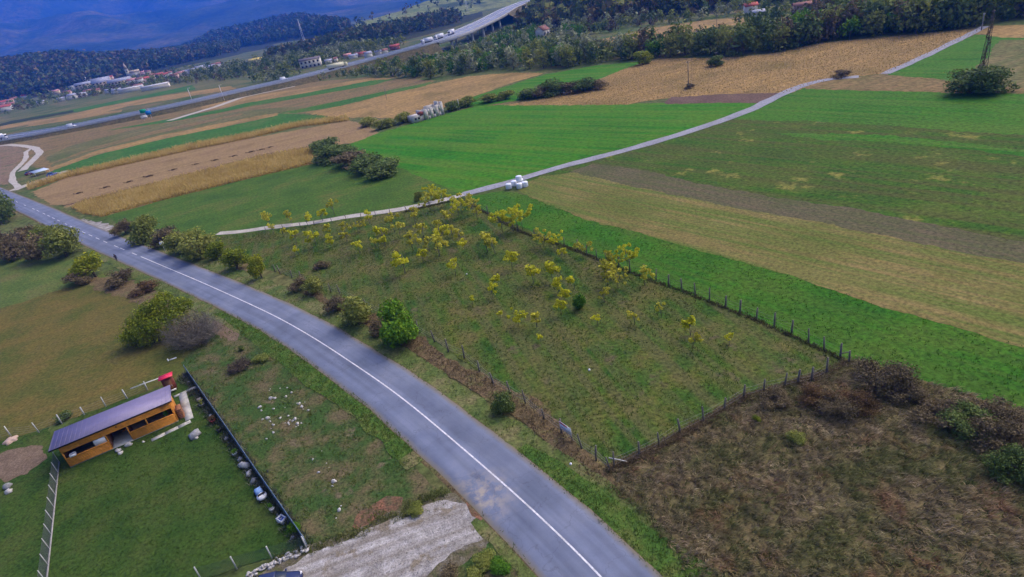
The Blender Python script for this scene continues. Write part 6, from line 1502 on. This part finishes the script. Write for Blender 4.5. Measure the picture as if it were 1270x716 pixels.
T = [((-3, 136), 12, 9, 6, CR, RD, 'cream house with red roof cut by the left edge of the photo'), ((10, 134), 10, 8, 5, WH, RPK, 'white house with pink roof behind the leftmost white house'), ((16, 133), 9, 7, 5, PK, RB, 'brown roofed house third from the left edge'), ((8, 123), 11, 8, 5, CR, RB, 'cream house high at the left end of town'), ((16, 120), 12, 8, 5, PK, RPK, 'pink roofed house left of the cream house row'), ((33, 122), 11, 8, 5, WH, RD, 'white house with red roof below the factory end'), ((46, 117), 12, 8, 5, PK, RD, 'red roofed house in front of the factory'), ((70, 117), 10, 8, 5, CR, RPK, 'pink roofed house in front of the factory middle'), ((84, 119), 10, 8, 5, PK, RB, 'brown roofed house left of the white cube'), ((217, 98), 9, 7, 5, PK, RB, 'brown roofed cottage right of the red roof row'), ((225, 95), 10, 7, 5, CR, RPK, 'pink roofed cottage left of the grey workshop'), ((170, 95), 10, 8, 5, CR, RD, 'red roofed house at the right foot of the steeple'), ((6, 139), 17, 9, 6, WH, RD, 'white house with dark red roof at the left edge of town'), ((3, 131), 13, 9, 5, PK, RD, 'pink house with red roof just above the leftmost white house'),
 ((13, 129), 11, 8, 5, CR, RPK, 'cream house second from the left edge of town'), ((19, 126), 10, 8, 5, WH, RB, 'white house above the left town trees'), ((25, 121), 12, 8, 5, CR, RPK, 'cream house with pink roof left of the long white factory'),
 ((29, 117), 11, 8, 5, PK, RB, 'pink house touching the left end of the long factory'), ((40, 119), 12, 8, 4, WH, RGY, 'low white house under the left end of the factory'), ((52, 130), 8, 6, 3.5, WH, RGY, 'tiny white house at the field edge below the factory'),
 ((77, 126), 8, 6, 3.5, WH, RGY, 'tiny white cottage at the field edge below the white cube'), ((92, 123), 10, 8, 5, WH, RGY, 'white house in front of the cream block'), ((101, 121), 14, 7, 4, WH, RGY, 'long low white house at the field edge'),
 ((110, 119), 9, 7, 6, WH, RB, 'tall white house in front of the grey roofs'), ((121, 117), 9, 8, 5, CR, RB, 'cream house below the large grey roof'), ((137, 116), 8, 7, 4, WH, RGY, 'small white house below the town hall roof'), ((147, 116), 10, 7, 4, WH, RGY, 'white cottage left of the long low shed'),
 ((136, 101), 13, 9, 7, PK, RD, 'pink house with bright red roof above the grey hall'), ((166, 106), 11, 9, 7, WH, RPK, 'white house with round gable right of the hall'), ((174, 105), 8, 8, 7, WH, RB, 'narrow white house beside the round gabled one'),
 ((182, 103), 13, 9, 6, PK, RD, 'red roofed house below the church'), ((189, 99), 12, 9, 6, CR, RB, 'cream house right of the red roofed house'), ((171, 111), 11, 8, 4, PK, RB, 'brownish house above the long low shed'),
 ((178, 93), 9, 8, 5, PK, RPK, 'pinkish house high in town right of the steeple'), ((185, 92), 9, 8, 5, CR, RB, 'small cream house right of the steeple'), ((197, 97), 14, 9, 5, PK, RD, 'wide red roofed house in the right half of town'), ((205, 97), 10, 8, 5, WH, RD, 'white house at the right end of the red roofs'), ((212, 94), 8, 7, 4.5, WH, RB, 'small white house alone right of the red roofs'),
 ((234, 92), 14, 9, 4, GY, RGY, 'grey workshop at the right end of town'), ((242, 91), 16, 9, 5, WH, RGY, 'pale workshop beside the grey one'), ((250, 89), 12, 9, 6, WH, RGY, 'white block at the right end of the workshops'), ((263, 87), 12, 8, 5, WH, RGY, 'white house below the round tree crown'), ((270, 85), 12, 8, 6, WH, RB, 'taller white house below the round tree crown'), ((282, 85), 9, 7, 4, WH, RGY, 'small white house in the trees beyond town'), ((290, 85), 11, 7, 4, WH, RGY, 'white house in the trees right of the small one'), ((300, 83), 14, 8, 4, WH, RGY, 'long white shed left of the yellow roofed building'),
 ((408, 79), 9, 7, 4, WH, RGY, 'small white house right of the large white house'), ((414, 77), 9, 7, 4, WH, RB, 'second small white house right of the large white house'), ((432, 72), 10, 8, 4, PK, RPK, 'pink house beside the motorway trees'), ((439, 73), 11, 8, 4, WH, RGY, 'white house in the middle of the motorway hamlet'), ((445, 70), 9, 7, 4, GY, RB, 'grey house in the motorway hamlet'), ((451, 70), 11, 8, 4, PK, RD, 'red roofed house in the motorway hamlet'), ((459, 72), 8, 9, 6, WH, RGY, 'tall white gabled house at the right end of the hamlet'), ((470, 68), 8, 7, 4, WH, RGY, 'low white house close to the motorway edge'), ((478, 66), 9, 7, 4, WH, RB, 'white house left of the red block by the motorway'),
 ((490, 62), 13, 9, 5, (.35, .12, .10), RD, 'dark red block house beside the motorway'), ((932, 18), 7, 6, 5, WH, RD, 'tiny white house with red roof among the far right fields'), ((941, 22), 6, 5, 3, WH, RGY, 'white shed beside the tiny red roofed house'), ((1000, 14), 12, 6, 3.5, PK, RB, 'brown roofed barn among the far right trees'), ((1022, 4), 10, 6, 4, GY, RGY, 'grey roofed house at the top edge right of the hill'), ((1025, 20), 5, 4, 2.5, WH, RGY, 'tiny white shed on the far tan strip')]
for px, w, d, h, wa, ro, lab in T:
    f_ = 0.72 if 400 < px[0] < 500 else 1.0
    house(lab, px, w * f_, d * f_, h * f_, wa, ro)
house('very long white factory at the foot of the wooded hill', (60, 113), 60, 14, 7, WH, GY, .2, -.25, 'factory', 'factory', 12)
house('white cubic building right of the long factory', (93, 113), 13, 12, 8, WH, GY, .3, -.2, 'apartment_block', 'building', 0, True)
house('cream block at the foot of the twin towers', (107, 112), 26, 14, 9, CR, RGY, .4, -.2, 'apartment_block', 'building', 5)
house('large hall with grey roof and cream walls in the town centre', (128, 110), 24, 20, 9, CR, RGY, .6, -.2, 'town_hall', 'hall', 5)
house('long grey roofed hall with pale arcade left of the church', (150, 107), 30, 14, 7, CR, RGY, .5, -.2, 'market_hall', 'hall', 7)
house('long low white shed at the edge of the green field', (193, 111), 28, 8, 4, WH, GY, .3, -.25, 'farm_shed', 'shed')
house('low white row of sheds below the hall', (163, 114), 26, 8, 4, WH, GY, .3, -.2, 'farm_shed', 'shed')
house('yellow roofed building in the trees left of the large white house', (318, 80), 16, 10, 5, CR, (.55, .42, .10), .5, -.2, 'house', 'house')
house('large white house with dark windows above the motorway', (386, 84), 19, 10, 7, WH, (.12, .10, .10), .35, -.15, 'villa', 'house', 5)
house('white house with red-brown roof in the wooded belt under the hill', (678, 44), 9, 7, 4.5, WH, RB, .8, 1.0, 'house', 'house', 2)
def church(px, label, hw, ht, sp, wall, roof):
    p = G(*px); o = thing('church', label, 'church', p, .4); wm = solid_mat('church_wall', wall, .9, .08); rm = solid_mat('church_roof', roof, .8, .15)
    MB().box((0, 0, ht / 2), (hw, hw, ht)).build('tower', wm, o)
    MB().add([(-hw * .58, -hw * .58, ht), (hw * .58, -hw * .58, ht), (hw * .58, hw * .58, ht), (-hw * .58, hw * .58, ht), (0, 0, ht + sp)], [(0, 1, 4), (1, 2, 4), (2, 3, 4), (3, 0, 4), (3, 2, 1, 0)]).build('spire', rm, o)
    mb = MB(); mb.box((hw * 1.9, 0, ht * .25), (hw * 3, hw * 1.5, ht * .5)); mb.build('nave', wm, o)
    y = hw * .85; z0, z1 = ht * .5, ht * .78; x0_, x1_ = hw * .4, hw * 3.5
    MB().add([(x0_, -y, z0), (x1_, -y, z0), (x1_, 0, z1), (x0_, 0, z1), (x0_, y, z0), (x1_, y, z0)], [(0, 1, 2, 3), (3, 2, 5, 4), (0, 3, 4), (1, 5, 2), (0, 4, 5, 1)]).build('roof', rm, o)
    for s in (-1, 1): MB().box((s * hw * .12, -hw * .5 - .05, ht * .8), (hw * .2, .15, ht * .14)).build('window', M['glass'], o)
church((161, 97), 'church with pale tower and pointed spire in the town', 5.5, 15, 11, (.60, .54, .42), (.42, .32, .2))
church((104, 107), 'pale tower with blunt cap left of the town hall', 4.2, 13, 3.0, WH, GY)
church((110, 106), 'second pale tower with blunt cap beside the first', 4.0, 12, 3.0, WH, GY)
# ruin in the fields
def ruin():
    p = G(528, 149); q = G(551, 142); t = (q - p); L_ = np.linalg.norm(t); a = math.atan2(t[1], t[0])
    o = thing('ruined_house', 'roofless pale ruin with empty window holes in the fields', 'ruin', p, a)
    m = solid_mat('ruin_wall', (.50, .46, .40), .95, .2, .8); br = solid_mat('ruin_brick', (.22, .06, .05), .9, .3)
    def wall(x0, x1, y, hts, holes, ax=0):
        mb = MB(); edges = sorted({x0, x1} | {h[0] for h in holes} | {h[1] for h in holes})
        for i, (u0, u1) in enumerate(zip(edges[:-1], edges[1:])):
            hh = hts[i % len(hts)]; hole = [h for h in holes if h[0] == u0]
            segs = [(0, hole[0][2]), (hole[0][3], hh)] if hole else [(0, hh)]
            for z0, z1 in segs:
                if z1 > z0: mb.box(((u0 + u1) / 2, y, (z0 + z1) / 2) if ax == 0 else (y, (u0 + u1) / 2, (z0 + z1) / 2), (u1 - u0, .45, z1 - z0) if ax == 0 else (.45, u1 - u0, z1 - z0))
        return mb.build('wall', m, o)
    w_ = L_ / 7
    wall(0, L_, 0, [3.7, 3.5, 3.9, 3.6, 4.2, 3.9, 4.5], [(1.2 * w_, 1.9 * w_, 1.2, 2.1), (3.2 * w_, 3.9 * w_, 1.2, 2.2), (5.2 * w_, 5.9 * w_, 1.3, 2.3)])
    wall(0, L_, 6.0, [2.4, 3.0, 3.8], [(2 * w_, 3 * w_, .9, 2.2)])
    wall(.3, 5.7, .0, [3.4, 2.8], [], 1); wall(.3, 5.7, L_, [4.8, 3.6], [(2., 3.2, .9, 2.3)], 1)
    MB().box((-2.6, 2.4, 1.2), (4.6, 4.4, 2.4)).build('annex', m, o)
    MB().box((-1.0, .8, 2.6), (2.2, 1.6, 1.2), .4).build('brick_pile', br, o)
    for x in (-3.9, -2.5): MB().box((x, .17, 1.3), (.8, .08, .8)).build('window', M['black'], o)
ruin()

# ------------------------------------------------------------------ the walker
def person(px, label, face):
    p = G(*px); o = thing('person', label, 'person', p + [0, 0, .13], face)
    J = {'pel': (0, 0, .93, .15, .12), 'sp': (0, .01, 1.15, .15, .11), 'ch': (0, .02, 1.36, .17, .12), 'nk': (0, .03, 1.50, .06, .06), 'hd': (0, .05, 1.60, .085, .095), 'tp': (0, .04, 1.72, .07, .08)}
    E_ = [('pel', 'sp'), ('sp', 'ch'), ('ch', 'nk'), ('nk', 'hd'), ('hd', 'tp')]
    for s, n_ in ((-1, 'l'), (1, 'r')):
        st = s * .22
        J.update({'hp' + n_: (s * .1, 0, .88, .095, .095), 'kn' + n_: (s * .1, st * .5 + .05, .48, .065, .065), 'an' + n_: (s * .1, st, .09, .045, .045), 'to' + n_: (s * .11, st + .17, .04, .04, .03),
                  'sh' + n_: (s * .19, .02, 1.40, .065, .065), 'el' + n_: (s * .25, -st * .4, 1.14, .045, .045), 'wr' + n_: (s * .25, -st * .8 + .04, .90, .03, .03), 'pa' + n_: (s * .25, -st * .8 + .07, .83, .035, .022)})
        E_ += [('pel', 'hp' + n_), ('hp' + n_, 'kn' + n_), ('kn' + n_, 'an' + n_), ('an' + n_, 'to' + n_), ('ch', 'sh' + n_), ('sh' + n_, 'el' + n_), ('el' + n_, 'wr' + n_), ('wr' + n_, 'pa' + n_)]
        b = J['pa' + n_]
        for f in range(5):
            k = 'f%d%s' % (f, n_); ln = (.07, .085, .09, .085, .065)[f]
            J[k] = (b[0] + (f - 2) * .004, b[1] + (f - 1.5) * .019 + (.03 if f == 4 else 0), b[2] - (ln if f < 4 else .04), .009, .009); E_.append(('pa' + n_, k))
    ks = list(J); me = bpy.data.meshes.new('body'); me.from_pydata([J[k][:3] for k in ks], [(ks.index(a), ks.index(b)) for a, b in E_], []); me.update()
    ob = link('body', me, o); ob.modifiers.new('Skin', 'SKIN'); ob.modifiers.new('Sub', 'SUBSURF').render_levels = 1
    for i, k in enumerate(ks): me.skin_vertices[0].data[i].radius = J[k][3:]
    me.skin_vertices[0].data[0].use_root = True
    m, nt, b_ = _mat('walker'); me.materials.append(m)
    tc = nt.nodes.new('ShaderNodeTexCoord'); sp = nt.nodes.new('ShaderNodeSeparateXYZ'); nt.links.new(tc.outputs['Object'], sp.inputs[0])
    r_ = nt.nodes.new('ShaderNodeValToRGB'); r_.color_ramp.interpolation = 'CONSTANT'; e = r_.color_ramp.elements
    for i, (ps, c) in enumerate(((0, (.01, .01, .01)), (.06, (.02, .022, .03)), (.52, (.03, .025, .045)), (.855, (.32, .19, .13)))):
        if i > 1: e.new(ps)
        e[i].position = ps; e[i].color = c + (1,)
    nt.links.new(_math(nt, 'DIVIDE', sp.outputs[2], 1.75), r_.inputs[0]); nt.links.new(r_.outputs[0], b_.inputs['Base Color'])
    hair = MB(); hair.lathe([(0.03, -.13), (.10, -.1), (.115, 0), (.10, .07), (.05, .115)], 12, (0, .01, 1.66)); hair.build('hair', solid_mat('dark_hair', (.02, .015, .012), .8, .1), o)
    fc = MB()
    for s in (-1, 1): fc.box((s * .033, .135, 1.635), (.025, .012, .014))
    fc.build('eyes', M['black'], o); MB().box((0, .15, 1.605), (.022, .03, .04)).build('nose', solid_mat('skin', (.36, .22, .15), .7, .05), o); MB().box((0, .137, 1.568), (.05, .012, .012)).build('mouth', solid_mat('lips', (.25, .09, .08), .6, .05), o)
t = CLw[road_s((130, 301))] - CLw[road_s((165, 315))]
person((146, 325), 'person in dark clothes walking along the left edge of the road', math.atan2(t[1], t[0]) - math.pi / 2)

# ------------------------------------------------------------------ the air
m = bpy.data.materials.new('haze'); m.use_nodes = True; nt = m.node_tree
nt.nodes.remove(nt.nodes['Principled BSDF'])
pv = nt.nodes.new('ShaderNodeVolumePrincipled')
pv.inputs['Color'].default_value = (0.04, 0.24, 1.0, 1)
pv.inputs['Density'].default_value = 1.5e-4
pv.inputs['Anisotropy'].default_value = 0.1
nt.links.new(pv.outputs[0], nt.nodes['Material Output'].inputs['Volume'])
hz = MB().box((0, 8000, 1550), (33000, 17500, 3110)).build('haze', m)
tag(hz, 'blue haze that thickens towards the mountains', 'haze', None, 'stuff')
